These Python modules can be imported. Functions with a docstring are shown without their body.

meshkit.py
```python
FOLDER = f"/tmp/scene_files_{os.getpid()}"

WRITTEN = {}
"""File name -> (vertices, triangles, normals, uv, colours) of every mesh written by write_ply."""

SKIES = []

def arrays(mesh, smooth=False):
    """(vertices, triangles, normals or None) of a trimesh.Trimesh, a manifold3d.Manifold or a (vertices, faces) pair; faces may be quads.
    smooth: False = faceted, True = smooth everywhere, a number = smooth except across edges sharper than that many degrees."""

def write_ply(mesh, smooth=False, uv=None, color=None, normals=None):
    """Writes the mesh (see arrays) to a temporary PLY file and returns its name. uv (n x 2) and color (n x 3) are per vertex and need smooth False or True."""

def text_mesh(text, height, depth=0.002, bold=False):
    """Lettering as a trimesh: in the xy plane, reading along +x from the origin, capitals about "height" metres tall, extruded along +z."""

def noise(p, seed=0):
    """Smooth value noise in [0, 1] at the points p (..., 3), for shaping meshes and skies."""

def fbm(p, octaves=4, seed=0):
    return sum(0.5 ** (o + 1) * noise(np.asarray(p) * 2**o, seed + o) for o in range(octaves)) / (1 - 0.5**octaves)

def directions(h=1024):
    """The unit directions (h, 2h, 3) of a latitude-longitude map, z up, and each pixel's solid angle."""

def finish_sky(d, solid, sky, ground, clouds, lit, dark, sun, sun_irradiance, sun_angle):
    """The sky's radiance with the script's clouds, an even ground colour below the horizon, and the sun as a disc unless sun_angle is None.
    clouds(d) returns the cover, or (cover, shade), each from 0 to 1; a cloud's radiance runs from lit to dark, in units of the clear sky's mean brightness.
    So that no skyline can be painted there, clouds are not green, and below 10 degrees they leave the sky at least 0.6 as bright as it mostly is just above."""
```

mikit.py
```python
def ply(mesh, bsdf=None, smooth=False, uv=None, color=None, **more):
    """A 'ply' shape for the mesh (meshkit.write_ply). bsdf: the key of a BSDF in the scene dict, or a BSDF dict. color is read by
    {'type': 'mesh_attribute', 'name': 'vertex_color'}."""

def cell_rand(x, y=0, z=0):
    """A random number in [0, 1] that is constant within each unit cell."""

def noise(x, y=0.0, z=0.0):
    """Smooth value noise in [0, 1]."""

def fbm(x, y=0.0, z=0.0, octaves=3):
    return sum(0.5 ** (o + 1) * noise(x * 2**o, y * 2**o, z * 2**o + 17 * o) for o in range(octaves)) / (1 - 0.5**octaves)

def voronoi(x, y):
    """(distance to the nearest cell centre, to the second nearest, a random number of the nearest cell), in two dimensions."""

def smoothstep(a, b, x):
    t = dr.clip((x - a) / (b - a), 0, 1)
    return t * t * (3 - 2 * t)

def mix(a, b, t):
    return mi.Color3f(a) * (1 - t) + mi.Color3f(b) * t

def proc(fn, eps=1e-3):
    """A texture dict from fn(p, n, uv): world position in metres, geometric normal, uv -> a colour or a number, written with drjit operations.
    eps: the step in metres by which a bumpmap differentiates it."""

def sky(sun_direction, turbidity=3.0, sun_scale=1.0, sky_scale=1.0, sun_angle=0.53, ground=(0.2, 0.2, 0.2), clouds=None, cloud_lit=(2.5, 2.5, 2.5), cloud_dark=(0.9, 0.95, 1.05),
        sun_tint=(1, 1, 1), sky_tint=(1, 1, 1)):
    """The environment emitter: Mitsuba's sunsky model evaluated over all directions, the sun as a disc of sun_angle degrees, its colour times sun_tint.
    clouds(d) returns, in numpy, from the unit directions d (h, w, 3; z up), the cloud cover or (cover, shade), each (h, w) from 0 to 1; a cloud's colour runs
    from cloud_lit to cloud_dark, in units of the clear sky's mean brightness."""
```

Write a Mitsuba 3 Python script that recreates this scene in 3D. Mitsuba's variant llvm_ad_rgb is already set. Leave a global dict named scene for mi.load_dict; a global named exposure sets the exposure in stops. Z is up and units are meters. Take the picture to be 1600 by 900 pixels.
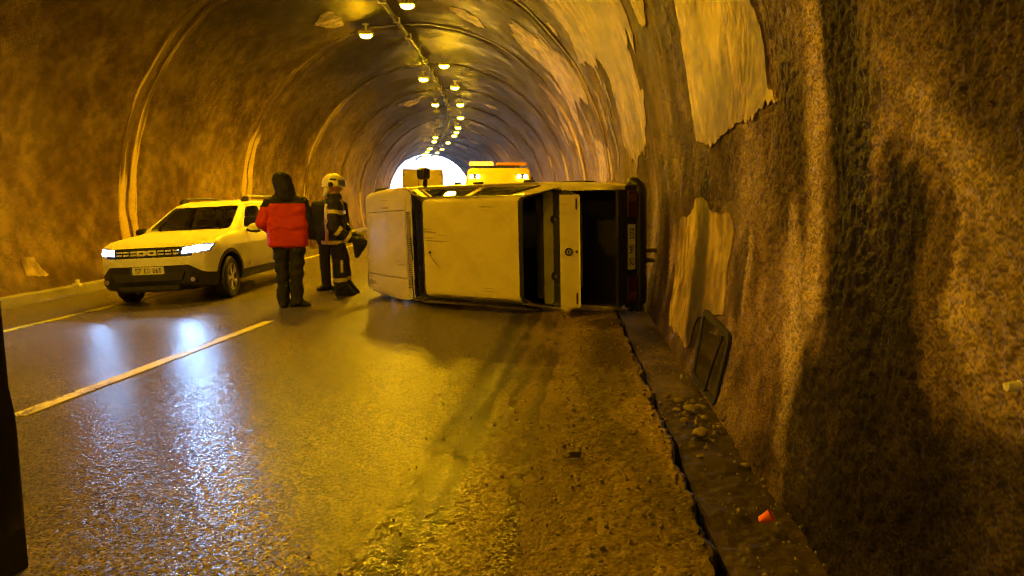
import math
import numpy as np
import trimesh
import drjit as dr
import mitsuba as mi
import manifold3d as m3
import shapely.geometry as sg
from scipy.spatial import Delaunay
import mikit
import meshkit
from mikit import ply, proc, noise, fbm, voronoi, smoothstep, mix

T = mi.ScalarTransform4f
scene, labels = {}, {}
rng = np.random.default_rng(7)

# ------------------------------------------------------------------ camera, sky, exposure
# Tunnel frame: +y runs along the tunnel axis at the camera, x to the right, z up; the tunnel bends left with radius R.
CAM = np.array([0.0, 0.0, 1.305])
YAW, PITCH = 0.10434, 0.12943
FW = np.array([-math.sin(YAW) * math.cos(PITCH), math.cos(YAW) * math.cos(PITCH), -math.sin(PITCH)])
scene['camera'] = {'type': 'perspective', 'fov': 73.0, 'fov_axis': 'x', 'near_clip': 0.05, 'far_clip': 3000.0,
                   'to_world': T().look_at(origin=CAM.tolist(), target=(CAM + FW).tolist(), up=[0, 0, 1])}
sky = mikit.sky((0.2, 0.75, 0.6), turbidity=4, sun_scale=0.04, sky_scale=0.25, sun_angle=20, clouds=lambda d: 1.0,
                cloud_lit=(9.0, 11.0, 16.0), cloud_dark=(4.0, 5.0, 7.0))
sky['sampling_weight'] = 6.0
scene['sky'] = sky
exposure = 3.98
SODIUM = np.array([1.0, 0.495, 0.004])
LAMP_L, HEAD_L, SPOT_I = 88.0, 3.6, 0.75

# ------------------------------------------------------------------ the tunnel's shape
XC, R, RAD, Z0, KB = -4.235, 240.3, 5.237, 1.161, 0.0513


def at(s, o, z):
    """Arc length s along the axis, offset o to the right of it, height z -> world."""
    s, o, z = np.broadcast_arrays(np.asarray(s, float), np.asarray(o, float), np.asarray(z, float))
    a = s / R
    return np.stack([XC - R + (R + o) * np.cos(a), (R + o) * np.sin(a), z], -1)


def inv(p):
    q = np.asarray(p, float) - np.array([XC - R, 0, 0])
    rr = np.hypot(q[..., 0], q[..., 1])
    return R * np.arctan2(q[..., 1], q[..., 0]), rr - R, q[..., 2]


def gz(o):
    """The road falls to the left, into the bend."""
    return KB * (np.asarray(o, float) + XC)


def gxy(x, y):
    return float(gz(inv([x, y, 0.0])[1]))


def arch(s, th, off=0.0):
    """A point of the vault at angle th (radians from the crown, right positive), off metres inside it."""
    return at(s, (RAD - off) * np.sin(th), Z0 + (RAD - off) * np.cos(th))


# ------------------------------------------------------------------ helpers
def bs(name, color, rough=0.5, metallic=0.0, spec=0.5, coat=0.0, bump=None, scale=0.002, two=True):
    c = color if isinstance(color, dict) else {'type': 'rgb', 'value': list(map(float, color))}
    d = {'type': 'principled', 'base_color': c, 'roughness': rough, 'metallic': metallic, 'specular': spec, 'clearcoat': coat, 'clearcoat_gloss': 0.85}
    if bump is not None:
        d = {'type': 'bumpmap', 'arbitrary': bump, 'scale': scale, 'bsdf': d}
    scene[name] = {'type': 'twosided', 'bsdf': d} if two else d
    return name


def free(key):
    if key not in scene and key not in labels:
        return key
    k = 1
    while f'{key}_{k:03d}' in scene or f'{key}_{k:03d}' in labels:
        k += 1
    return f'{key}_{k:03d}'


def thing(name, label, cat, group=None):
    key = free(name)
    labels[key] = {'label': label, 'category': cat}
    if group:
        labels[key]['group'] = group
    return key


def struct(name, label=None):
    labels[name] = {'kind': 'structure'}
    if label:
        labels[name]['label'] = label
    return name


def tri(m):
    if hasattr(m, 'to_mesh'):
        k = m.to_mesh()
        return trimesh.Trimesh(np.array(k.vert_properties)[:, :3], np.array(k.tri_verts), process=False)
    return m


def part(parent, name, mesh, bsdf, M=None, smooth=30, label=None, kind=None, emit=None, weight=None, **more):
    key = free(f'{parent}__{name}') if parent else name
    m = tri(mesh)
    if M is not None:
        m = trimesh.Trimesh(np.asarray(m.vertices) @ M[:3, :3].T + M[:3, 3], m.faces if np.linalg.det(M[:3, :3]) > 0 else m.faces[:, ::-1], process=False)
    if emit is not None:
        more['emitter'] = {'type': 'area', 'radiance': {'type': 'rgb', 'value': [float(x) for x in emit]}}
        if weight:
            more['emitter']['sampling_weight'] = float(weight)
    if len(m.faces) == 0:
        print('EMPTY', key)
        return key
    scene[key] = ply(m, bsdf, smooth=smooth, **more)
    if label or kind:
        labels.setdefault(key, {})
        if label:
            labels[key]['label'] = label
        if kind:
            labels[key]['kind'] = kind
    return key


def box(x0, x1, y0, y1, z0, z1, r=0.0):
    """Box; with r its edges are chamfered."""
    if r <= 0:
        return m3.Manifold.cube([x1 - x0, y1 - y0, z1 - z0]).translate([x0, y0, z0])
    pts = []
    for x, sx in ((x0, 1), (x1, -1)):
        for y, sy in ((y0, 1), (y1, -1)):
            for z, sz in ((z0, 1), (z1, -1)):
                pts += [[x + sx * r, y + sy * r, z], [x + sx * r, y, z + sz * r], [x, y + sy * r, z + sz * r]]
    return m3.Manifold.hull_points(np.array(pts))


def cyl(p, q, r0, r1=None, n=24):
    p, q = np.asarray(p, float), np.asarray(q, float)
    d = q - p
    L = np.linalg.norm(d)
    m = m3.Manifold.cylinder(L, r0, r0 if r1 is None else r1, n)
    z = d / L
    x = np.cross([0, 0, 1.0] if abs(z[2]) < 0.9 else [1.0, 0, 0], z)
    x /= np.linalg.norm(x)
    return m.transform(np.c_[x, np.cross(z, x), z, p])


def ball(c, r, n=20):
    r = np.broadcast_to(np.asarray(r, float), 3)
    return m3.Manifold.sphere(1.0, n).scale(r.tolist()).translate(list(map(float, c)))


def hull(*ms):
    return m3.Manifold.batch_hull(list(ms))


def union(ms):
    return m3.Manifold.batch_boolean(list(ms), m3.OpType.Add)


def cs(poly):
    a = np.asarray(poly, float)
    area = 0.5 * np.sum(a[:, 0] * np.roll(a[:, 1], -1) - np.roll(a[:, 0], -1) * a[:, 1])
    return m3.CrossSection([a if area > 0 else a[::-1]])


def rounded(poly, r, n=5):
    g = sg.Polygon(poly).buffer(-r).buffer(r, quad_segs=n)
    return np.array(g.exterior.coords)[:-1]


def ext_xz(poly, y0, y1):
    return cs(poly).extrude(y1 - y0).transform(np.array([[1, 0, 0, 0], [0, 0, -1, y1], [0, 1, 0, 0.0]]))


def ext_yz(poly, x0, x1):
    return cs(poly).extrude(x1 - x0).transform(np.array([[0, 0, 1, x0], [1, 0, 0, 0], [0, 1, 0, 0.0]]))


def ext_xy(poly, z0, z1):
    return cs(poly).extrude(z1 - z0).translate([0, 0, z0])


def soft(m, L=0.06, it=6, lamb=0.5):
    m = m.refine_to_length(L)
    t = tri(m)
    t.merge_vertices()
    trimesh.smoothing.filter_laplacian(t, lamb=lamb, iterations=it)
    out = m3.Manifold(m3.Mesh(np.asarray(t.vertices, np.float32), np.asarray(t.faces, np.uint32)))
    return out if out.num_tri() > 0 else m


def taubin(m, L=0.025, it=10):
    t = tri(m.refine_to_length(L))
    t.merge_vertices()
    trimesh.smoothing.filter_taubin(t, iterations=it)
    return t


def grid(P):
    n, m = P.shape[:2]
    i = np.arange(n * m).reshape(n, m)
    q = np.stack([i[:-1, :-1], i[1:, :-1], i[1:, 1:], i[:-1, 1:]], -1).reshape(-1, 4)
    return trimesh.Trimesh(P.reshape(-1, 3), np.vstack([q[:, [0, 1, 2]], q[:, [0, 2, 3]]]), process=False)


def tube(pts, r, n=10):
    pts = np.asarray(pts, float)
    t = np.gradient(pts, axis=0)
    t /= np.linalg.norm(t, axis=1, keepdims=True)
    ref = np.array([0.0, 0, 1]) if np.mean(np.abs(t[:, 2])) < 0.8 else np.array([1.0, 0, 0])
    u = np.cross(t, ref)
    u /= np.linalg.norm(u, axis=1, keepdims=True)
    v = np.cross(t, u)
    a = np.linspace(0, 2 * np.pi, n + 1)
    return grid(pts[:, None] + r * (np.cos(a)[None, :, None] * u[:, None] + np.sin(a)[None, :, None] * v[:, None]))


def joined(ms):
    return trimesh.util.concatenate([tri(m) for m in ms])


def frame(origin, ex, ey, ez):
    M = np.eye(4)
    M[:3, 0], M[:3, 1], M[:3, 2], M[:3, 3] = ex, ey, ez, origin
    return M


def sheet(poly, to3d, step, jag, seed, thick, teeth=.25):
    """A thin conformal sheet: poly in a surface's own (a, b) metres, its outline broken by noise; to3d(a, b, off) lifts it."""
    g = sg.Polygon(poly).buffer(0).segmentize(step)
    if g.geom_type != 'Polygon':
        g = max(g.geoms, key=lambda q: q.area)
    e = np.array(g.exterior.coords)[:-1]
    p3 = np.c_[e * 7.0, np.zeros(len(e))]
    e = e + jag * np.c_[meshkit.fbm(p3, 5, seed) - 0.5, 1.7 * (meshkit.fbm(p3 + 31.7, 5, seed) - 0.5) + teeth * (meshkit.noise(p3 * 5, seed + 1) - .5)] * 2
    g = sg.Polygon(e).buffer(0)
    if g.geom_type != 'Polygon':
        g = max(g.geoms, key=lambda q: q.area)
    e = np.array(g.segmentize(step).exterior.coords)[:-1]
    x0, y0, x1, y1 = g.bounds
    X, Y = np.meshgrid(np.arange(x0, x1, step), np.arange(y0, y1, step))
    q = np.c_[X.ravel(), Y.ravel()] + np.random.default_rng(seed).uniform(-.25, .25, (X.size, 2)) * step
    import shapely
    inner = g.buffer(-step * 0.6)
    q = q[shapely.contains_xy(inner, q[:, 0], q[:, 1])]
    pts = np.vstack([e, q])
    d = Delaunay(pts)
    c = pts[d.simplices].mean(1)
    f = d.simplices[shapely.contains_xy(g, c[:, 0], c[:, 1])]
    n = len(e)
    up = to3d(pts[:, 0], pts[:, 1], thick)
    lo = to3d(e[:, 0], e[:, 1], -0.03)
    i = np.arange(n)
    k = len(pts)
    side = np.vstack([np.c_[i, (i + 1) % n, k + i], np.c_[(i + 1) % n, k + (i + 1) % n, k + i]])
    return trimesh.Trimesh(np.vstack([up, lo]), np.vstack([f, side]), process=False)


# ------------------------------------------------------------------ materials of the tunnel
def tunnel_coords(p):
    x, y = p.x - (XC - R), p.y
    s = R * dr.atan2(y, x)
    o = dr.sqrt(x * x + y * y) - R
    th = dr.atan2(o, p.z - Z0)
    return s, o, th


def capsule(s, t, pts, warp=0.0):
    d = mi.Float(1e9)
    for (s0, t0, r0), (s1, t1, r1) in zip(pts[:-1], pts[1:]):
        ds, dt = s1 - s0, t1 - t0
        h = dr.clip(((s - s0) * ds + (t - t0) * dt) / max(ds * ds + dt * dt, 1e-9), 0, 1)
        d = dr.minimum(d, dr.sqrt(dr.square(s - s0 - h * ds) + dr.square(t - t0 - h * dt)) - (r0 + (r1 - r0) * h))
    return d + warp


def deg(l):
    return [(s, math.radians(a) * RAD, r) for s, a, r in l]


# seepage stains, shade painted on the low near part, and lime streaks on the right-hand wall: (arc length, vault angle, radius)
WET_SHADE = [(deg([(2.70, 72, .16), (2.71, 80, .17), (2.69, 86, .19), (2.62, 91, .22), (2.5, 96, .34)]), .05, .86),
       (deg([(2.30, 87.7, .12), (2.25, 88.8, .19), (2.33, 91, .19), (2.40, 94, .26), (2.3, 97.0, .42), (2.1, 102, .6)]), .045, .86),
       (deg([(2.9, 96.5, .08), (2.75, 98.5, .28), (2.45, 101.5, .45)]), .07, .84),
       (deg([(1.85, 96.8, .2), (1.3, 99, .6)]), .10, .85),  # the lowest near capsules also paint the shade of the wall there
       (deg([(3.6, 76, .14), (3.42, 81, .2), (3.3, 86, .1)]), .12, .5),
       (deg([(5.38, 88.4, .17), (5.36, 93, .22), (5.22, 98.5, .24)]), .06, .78),
       (deg([(7.6, 84.5, .10), (7.62, 89, .3), (7.66, 94, .42), (7.3, 101, .45)]), .12, .55),
       (deg([(11.4, 65, .1), (12.4, 71, .5), (12.9, 78, .7), (12.2, 84, .5)]), .3, .6),
       (deg([(9.4, 84, .2), (9.3, 92, .4), (9.2, 101, .5)]), .15, .4),
       (deg([(3.7, 66, .25), (3.3, 78, .22)]), .3, .45),
       (deg([(2.35, 66, .3), (1.95, 77, .4), (1.4, 84.5, .5)]), .3, .72),
       (deg([(4.3, 85.5, .2), (3.9, 88, .3)]), .3, .25)]
LIME = [(deg([(2.98, 70, .11), (2.98, 80, .10), (3.06, 88, .12), (2.98, 93, .12)]), .08, .8),
        (deg([(3.34, 89.5, .07), (3.26, 93, .12), (3.06, 97, .10), (3.0, 99.5, .11)]), .07, .85),
        (deg([(3.02, 98.5, .05), (2.84, 100.5, .12)]), .05, .75),
        (deg([(2.17, 85.0, .03), (2.0, 86.5, .06), (1.86, 87.9, .07), (1.72, 88.8, .09)]), .06, .8),
        (deg([(2.14, 86.3, .03), (1.97, 87.3, .05), (1.91, 88.4, .04), (1.9, 91, .035), (1.76, 92.7, .03)]), .04, .7),
        (deg([(4.0, 90.5, .03), (4.0, 96, .025)]), .03, .7),
        (deg([(1.6, 90, .25), (1.5, 94.5, .25)]), .15, .45),
        (deg([(8.6, 88, .25), (8.5, 98, .3)]), .2, .5), (deg([(6.9, 92, .1), (6.9, 100, .15)]), .12, .5)]


def lining_color(p, n, uv):
    s, o, th = tunnel_coords(p)
    t = th * RAD
    big = fbm(s * 0.33, t * 0.33, 3.1, 3)
    mid = fbm(s * 1.9, t * 2.1, 9.2, 4)
    run = fbm(s * 3.1, t * 0.5, 4.4, 3)
    grain = noise(p.x * 125, p.y * 125, p.z * 125)
    base = mix((0.145, 0.088, 0.042), (0.30, 0.212, 0.115), smoothstep(0.30, 0.70, big * 0.35 + mid * 0.65))
    base = base * (0.84 + 0.32 * run) * (0.78 + 0.44 * smoothstep(0.3, 0.7, fbm(s * 7, t * 6.5, 21.0, 4)))
    base = base * (1 - 0.25 * smoothstep(0.68, 0.78, fbm(s * 3.3, t * 3.0, 33.0, 4)))
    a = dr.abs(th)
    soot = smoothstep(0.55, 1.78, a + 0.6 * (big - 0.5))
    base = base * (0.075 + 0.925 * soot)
    near = smoothstep(16.0, 8.0, s) * smoothstep(0.9, 1.1, th)
    w1, w2 = fbm(s * 5, t * 5, 1.0, 3) - 0.5, fbm(s * 9, t * 4, 7.0, 3) - 0.5
    blotch = smoothstep(0.33, 0.66, fbm(s * 2.6, t * 2.2, 14.0, 4))
    base = base * (1 - near * (0.52 - 0.62 * blotch))
    light, dark = mi.Float(0), mi.Float(0)
    for pts, softness, k in LIME:
        light = dr.maximum(light, k * (1 - smoothstep(-softness, softness, capsule(s, t, pts, 0.16 * w1 + .05 * w2))))
    for pts, softness, k in WET_SHADE:
        dark = dr.maximum(dark, k * (1 - smoothstep(-softness, softness, capsule(s, t, pts, 0.14 * w1 + .06 * w2))))
    base = mix(base, mi.Color3f(0.47, 0.35, 0.18) * (0.75 + 0.5 * mid), light * near)
    base = base * (1 - dark * near)
    # pits and stones of the sprayed concrete on the near right-hand wall
    g2 = noise(p.x * 66, p.y * 66, p.z * 66 + 5)
    base = base * (0.58 + 0.74 * smoothstep(0.28, 0.70, grain * .6 + g2 * .4))
    # the colour darkens towards the foot of the wall
    foot = smoothstep(0.75, 0.0, p.z - KB * (o + XC) + 0.3 * (run - 0.5))
    return base * (1 - 0.4 * foot)


def lining_rough(p, n, uv):
    s, o, th = tunnel_coords(p)
    return (0.5 + 0.3 * fbm(s * 2, th * 8, 0.0, 2)) * (0.95 + 0.05 * smoothstep(0.2, 0.9, dr.abs(th)))


def lining_bump(p, n, uv):
    return (noise(p.x * 110, p.y * 110, p.z * 110) * 0.55 + noise(p.x * 190, p.y * 190, p.z * 190) * 0.35 + fbm(p.x * 9, p.y * 9, p.z * 9, 2) * 1.2) * (0.15 + 0.85 * smoothstep(18.0, 9.0, dr.sqrt(p.x * p.x + p.y * p.y)))


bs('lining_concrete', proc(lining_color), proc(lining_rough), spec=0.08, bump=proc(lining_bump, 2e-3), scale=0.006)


def patch_color(p, n, uv):
    s, o, th = tunnel_coords(p)
    t = th * RAD
    run = fbm(s * 5.5, t * 0.8, 2.0, 3)
    mid = fbm(s * 3, t * 3, 5.0, 3)
    line = smoothstep(0.66, 0.74, fbm(s * 9 + t * .8, t * 1.1, 8.0, 2))
    soot = smoothstep(0.3, 1.5, dr.abs(th))
    c = mix((0.17, 0.115, 0.06), (0.49, 0.36, 0.19), smoothstep(0.15, 0.8, run * .35 + mid * .65)) * (0.25 + 0.75 * soot)
    stain = smoothstep(0.50, 0.68, fbm(s * 1.4 + t * .5, t * 1.1 - s * .3, 11.0, 4))
    c = mix(c, c * mi.Color3f(0.50, 0.42, 0.36), stain * 0.6)
    c = c * (1 - 0.16 * line) * (0.66 + 0.68 * smoothstep(0.28, 0.72, fbm(s * 11, t * 8, 17.0, 4)))
    dark = mi.Float(0)
    w1 = fbm(s * 5, t * 5, 1.0, 3) - 0.5
    for i in (5, 7):
        pts, softness, k = WET_SHADE[i]
        dark = dr.maximum(dark, k * (1 - smoothstep(-softness, softness, capsule(s, t, pts, 0.1 * w1))))
    return c * (1 - dark) * (0.86 + 0.28 * noise(p.x * 90, p.y * 90, p.z * 90))


bs('bare_concrete', proc(patch_color), 0.55, spec=0.35, bump=proc(lambda p, n, uv: fbm(p.x * 26, p.y * 26, p.z * 16, 4), 2e-3), scale=0.014)


def joint_color(p, n, uv):
    s, o, th = tunnel_coords(p)
    t = th * RAD
    f = s + 0.03 * (fbm(t * 2, s * .1, 0.0, 3) - 0.5)
    run = fbm(s * 14, t * 0.7, 6.0, 3)
    blot = fbm(s * .5, t * .55, 2.0, 2)
    soot = smoothstep(0.45, 1.5, dr.abs(th))
    low = smoothstep(1.05, 1.55, dr.abs(th) + .5 * (blot - .5))
    c = mix((0.11, 0.07, 0.04), (0.60, 0.45, 0.23), smoothstep(0.40, 0.60, blot * .5 + run * .5 + .25 * (low - .4))) * (0.16 + 0.84 * soot)
    return c * (0.8 + 0.4 * noise(p.x * 40, p.y * 40, p.z * 40))


bs('joint_mortar', proc(joint_color), 0.6, spec=0.15, bump=proc(lambda p, n, uv: fbm(p.x * 22, p.y * 22, p.z * 22, 3), 2e-3), scale=0.008)


# ------------------------------------------------------------------ materials of the ground
def spots(p, f):
    d1, d2, c = voronoi(p.x * f, p.y * f)
    return d1, d2, c


def rut_mask(s, o):
    c = 3.45 + 0.022 * s
    w = fbm(s * 2.2, o * 3, 1.0, 3) - 0.5
    return 1 - smoothstep(0.03, 0.14, dr.abs(o - c + 0.10 * w))


TRACKS = [[(1.5, 3.60, .02), (4.0, 3.66, .03), (8.5, 3.86, .04)], [(1.5, 3.77, .03), (3.0, 3.79, .035), (4.4, 3.83, .03), (6.3, 3.97, .04), (8.5, 4.0, .04)], [(1.5, 3.93, .03), (4.4, 4.0, .045), (6.6, 4.1, .05)]]


def track_mask(s, o):
    w = 0.16 * (fbm(s * 1.6, o * 5, 1.0, 4) - 0.5)
    d = mi.Float(9)
    for t in TRACKS:
        d = dr.minimum(d, capsule(s, o, t, w))
    return (1 - smoothstep(-0.02, 0.05, d)) * smoothstep(0.28, 0.6, fbm(s * 1.3, o * 6, 6.0, 3))


def dirt_color(p, n, uv):
    s, o, th = tunnel_coords(p)
    big = fbm(s * 0.9, o * 2.2, 3.0, 3)
    d1, d2, c = spots(p, 60.0)
    e1, e2, f = spots(p, 24.0)
    base = mix((0.10, 0.068, 0.04), (0.19, 0.135, 0.08), smoothstep(.3, .7, big)) * (0.62 + 0.72 * c)
    base = base * (1 - 0.75 * smoothstep(0.93, 0.95, f) * (1 - smoothstep(0.2, 0.3, e1)))
    car_shade = capsule(s, o, [(7.0, 4.55, .12), (5.2, 4.45, .14), (3.9, 4.42, .13), (3.0, 4.62, .12), (2.2, 4.8, .1)], 0.35 * (fbm(s * 2, o * 3, 0.0, 3) - 0.5))  # the overturned car's shadow, painted into the dirt colour
    base = base * (1 - 0.5 * (1 - smoothstep(-0.06, 0.10, car_shade)))
    return base


def road_color(p, n, uv):
    s, o, th = tunnel_coords(p)
    d1, d2, c = spots(p, 92.0)
    big = fbm(s * 0.5, o * 0.9, 2.0, 3)
    streak = fbm(s * 0.25, o * 4.5, 5.0, 3)
    base = mix((0.088, 0.074, 0.058), (0.142, 0.118, 0.09), big) * (0.2 + 1.6 * c) * (.82 + .36 * spots(p, 31.0)[2])
    dirt = smoothstep(0.30, 0.75, (o - 3.5) * 1.6 + 0.9 * (streak - 0.5) + .5 * (big - .5))
    base = mix(base, mi.Color3f(0.13, 0.10, 0.062) * (0.5 + 0.9 * c), dirt * 0.8)
    base = base * (1 - 0.78 * track_mask(s, o))

    base = base * (1 - 0.62 * rut_mask(s, o))
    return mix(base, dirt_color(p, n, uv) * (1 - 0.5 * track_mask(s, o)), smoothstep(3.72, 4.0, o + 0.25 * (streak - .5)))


def road_rough(p, n, uv):
    s, o, th = tunnel_coords(p)
    big = fbm(s * 0.6, o * 1.1, 7.0, 3)
    r = 0.20 + 0.12 * big + 0.25 * smoothstep(3.5, 4.0, o)
    r = r - 0.10 * rut_mask(s, o) * fbm(s * 3, o * 5, 0.0, 2) - 0.12 * track_mask(s, o)
    return dr.maximum(r, 0.07)


def facets(x, y, f, steep):
    """Aggregate: every stone of a cell pattern is a small facet tilted its own way; height in units of one cell."""
    x, y = mi.Float(x) * f, mi.Float(y) * f
    first, hgt = mi.Float(9), mi.Float(0)
    for a in (-1, 0, 1):
        for b in (-1, 0, 1):
            cx, cy = dr.floor(x) + a, dr.floor(y) + b
            dx, dy = x - cx - mikit.cell_rand(cx, cy, 1), y - cy - mikit.cell_rand(cx, cy, 2)
            d = dr.sqrt(dx * dx + dy * dy)
            t = dx * (mikit.cell_rand(cx, cy, 4) - 0.5) * steep + dy * (mikit.cell_rand(cx, cy, 5) - 0.5) * steep + 0.15 * mikit.cell_rand(cx, cy, 6)
            hgt = dr.select(d < first, t - 0.12 * d * d, hgt)
            first = dr.minimum(first, d)
    return hgt


def road_bump(p, n, uv):
    return (facets(p.x, p.y, 92.0, 0.55) + facets(p.x + 3.1, p.y, 31.0, 0.2) * 1.3)


bs('wet_asphalt', proc(road_color), proc(road_rough), spec=0.30, bump=proc(road_bump, 4e-4), scale=0.0058)


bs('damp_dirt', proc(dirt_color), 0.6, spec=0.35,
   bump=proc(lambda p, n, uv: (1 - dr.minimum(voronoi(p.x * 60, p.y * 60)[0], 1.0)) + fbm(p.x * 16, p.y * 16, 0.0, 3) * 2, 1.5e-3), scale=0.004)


def channel_color(p, n, uv):
    big = fbm(p.x * 3, p.y * 1.6, 0.0, 3)
    return mix((0.035, 0.025, 0.015), (0.11, 0.08, 0.047), smoothstep(.3, .72, big)) * (0.7 + 0.6 * noise(p.x * 50, p.y * 50, p.z * 50))


bs('channel_concrete', proc(channel_color), 0.42, spec=0.4, bump=proc(lambda p, n, uv: fbm(p.x * 25, p.y * 25, p.z * 25, 3), 2e-3), scale=0.012)


def line_color(p, n, uv):
    wear = fbm(p.x * 9, p.y * 3, 0.0, 3)
    d1, d2, c = spots(p, 92.0)
    return mix((0.66, 0.60, 0.015), (0.10, 0.075, 0.03), smoothstep(0.60, 0.74, wear * .8 + .25 * c))


bs('yellow_road_paint', proc(line_color), 0.5, spec=0.3, bump=proc(road_bump, 4e-4), scale=0.003)
bs('kerb_concrete', proc(lambda p, n, uv: mix((0.20, 0.18, 0.15), (0.42, 0.38, 0.32), fbm(p.x * 3, p.y * 3, p.z * 6, 3)) * (0.8 + 0.4 * noise(p.x * 60, p.y * 60, p.z * 60))), 0.45,
   bump=proc(lambda p, n, uv: fbm(p.x * 30, p.y * 30, p.z * 30, 2), 2e-3), scale=0.006)
bs('pavement_dirt', proc(lambda p, n, uv: mix((0.10, 0.078, 0.05), (0.24, 0.19, 0.12), fbm(p.x * 4, p.y * 4, p.z * 4, 3))), 0.6)
bs('earth', proc(lambda p, n, uv: mix((0.55, 0.56, 0.58), (0.85, 0.86, 0.88), fbm(p.x * .08, p.y * .08, 0.0, 3))), 0.8)

# other materials
bs('black_plastic', (0.018, 0.018, 0.02), 0.45)
bs('black_rubber', (0.012, 0.012, 0.012), 0.6)
bs('dark_trim', (0.03, 0.03, 0.032), 0.6)
bs('lamp_metal', (0.16, 0.15, 0.14), 0.5, 0.4)
bs('lamp_glass', (0.8, 0.75, 0.6), 0.3)
bs('unlit_lens', (0.12, 0.12, 0.13), 0.2)
bs('cable_black', (0.015, 0.014, 0.013), 0.6)
bs('chrome', (0.75, 0.74, 0.72), 0.2, 1.0)
bs('alloy', (0.62, 0.6, 0.57), 0.3, 0.85)
bs('dirty_steel', proc(lambda p, n, uv: mix((0.05, 0.035, 0.02), (0.12, 0.1, 0.08), fbm(p.x * 8, p.y * 8, p.z * 8, 3))), 0.6, 0.3)
bs('dark_interior', (0.022, 0.021, 0.02), 0.8)
bs('seat_cloth', (0.03, 0.03, 0.032), 0.9)
bs('plate_white', (0.75, 0.74, 0.70), 0.4)
bs('plate_ink', (0.015, 0.015, 0.015), 0.5)
bs('plate_blue', (0.03, 0.08, 0.4), 0.4)
bs('red_lens', (0.045, 0.005, 0.005), 0.35, coat=0.3)
bs('dark_amber', (0.10, 0.03, 0.006), 0.35)
bs('amber_lens', (0.8, 0.3, 0.02), 0.2, coat=1.0)
def sprayed_white(p, n, uv):
    dirt = smoothstep(0.9, 0.1, p.z + 0.3 + 0.5 * (fbm(p.x * 3, p.y * 3, p.z * 3, 3) - .5)) * fbm(p.x * 14, p.y * 14, p.z * 14, 3)
    return mix((0.80, 0.80, 0.78), (0.30, 0.26, 0.2), dirt * 0.8)


bs('white_paint', proc(sprayed_white), proc(lambda p, n, uv: 0.24 + 0.18 * fbm(p.x * 9, p.y * 9, p.z * 9, 2)), spec=0.5, coat=0.6)


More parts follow.
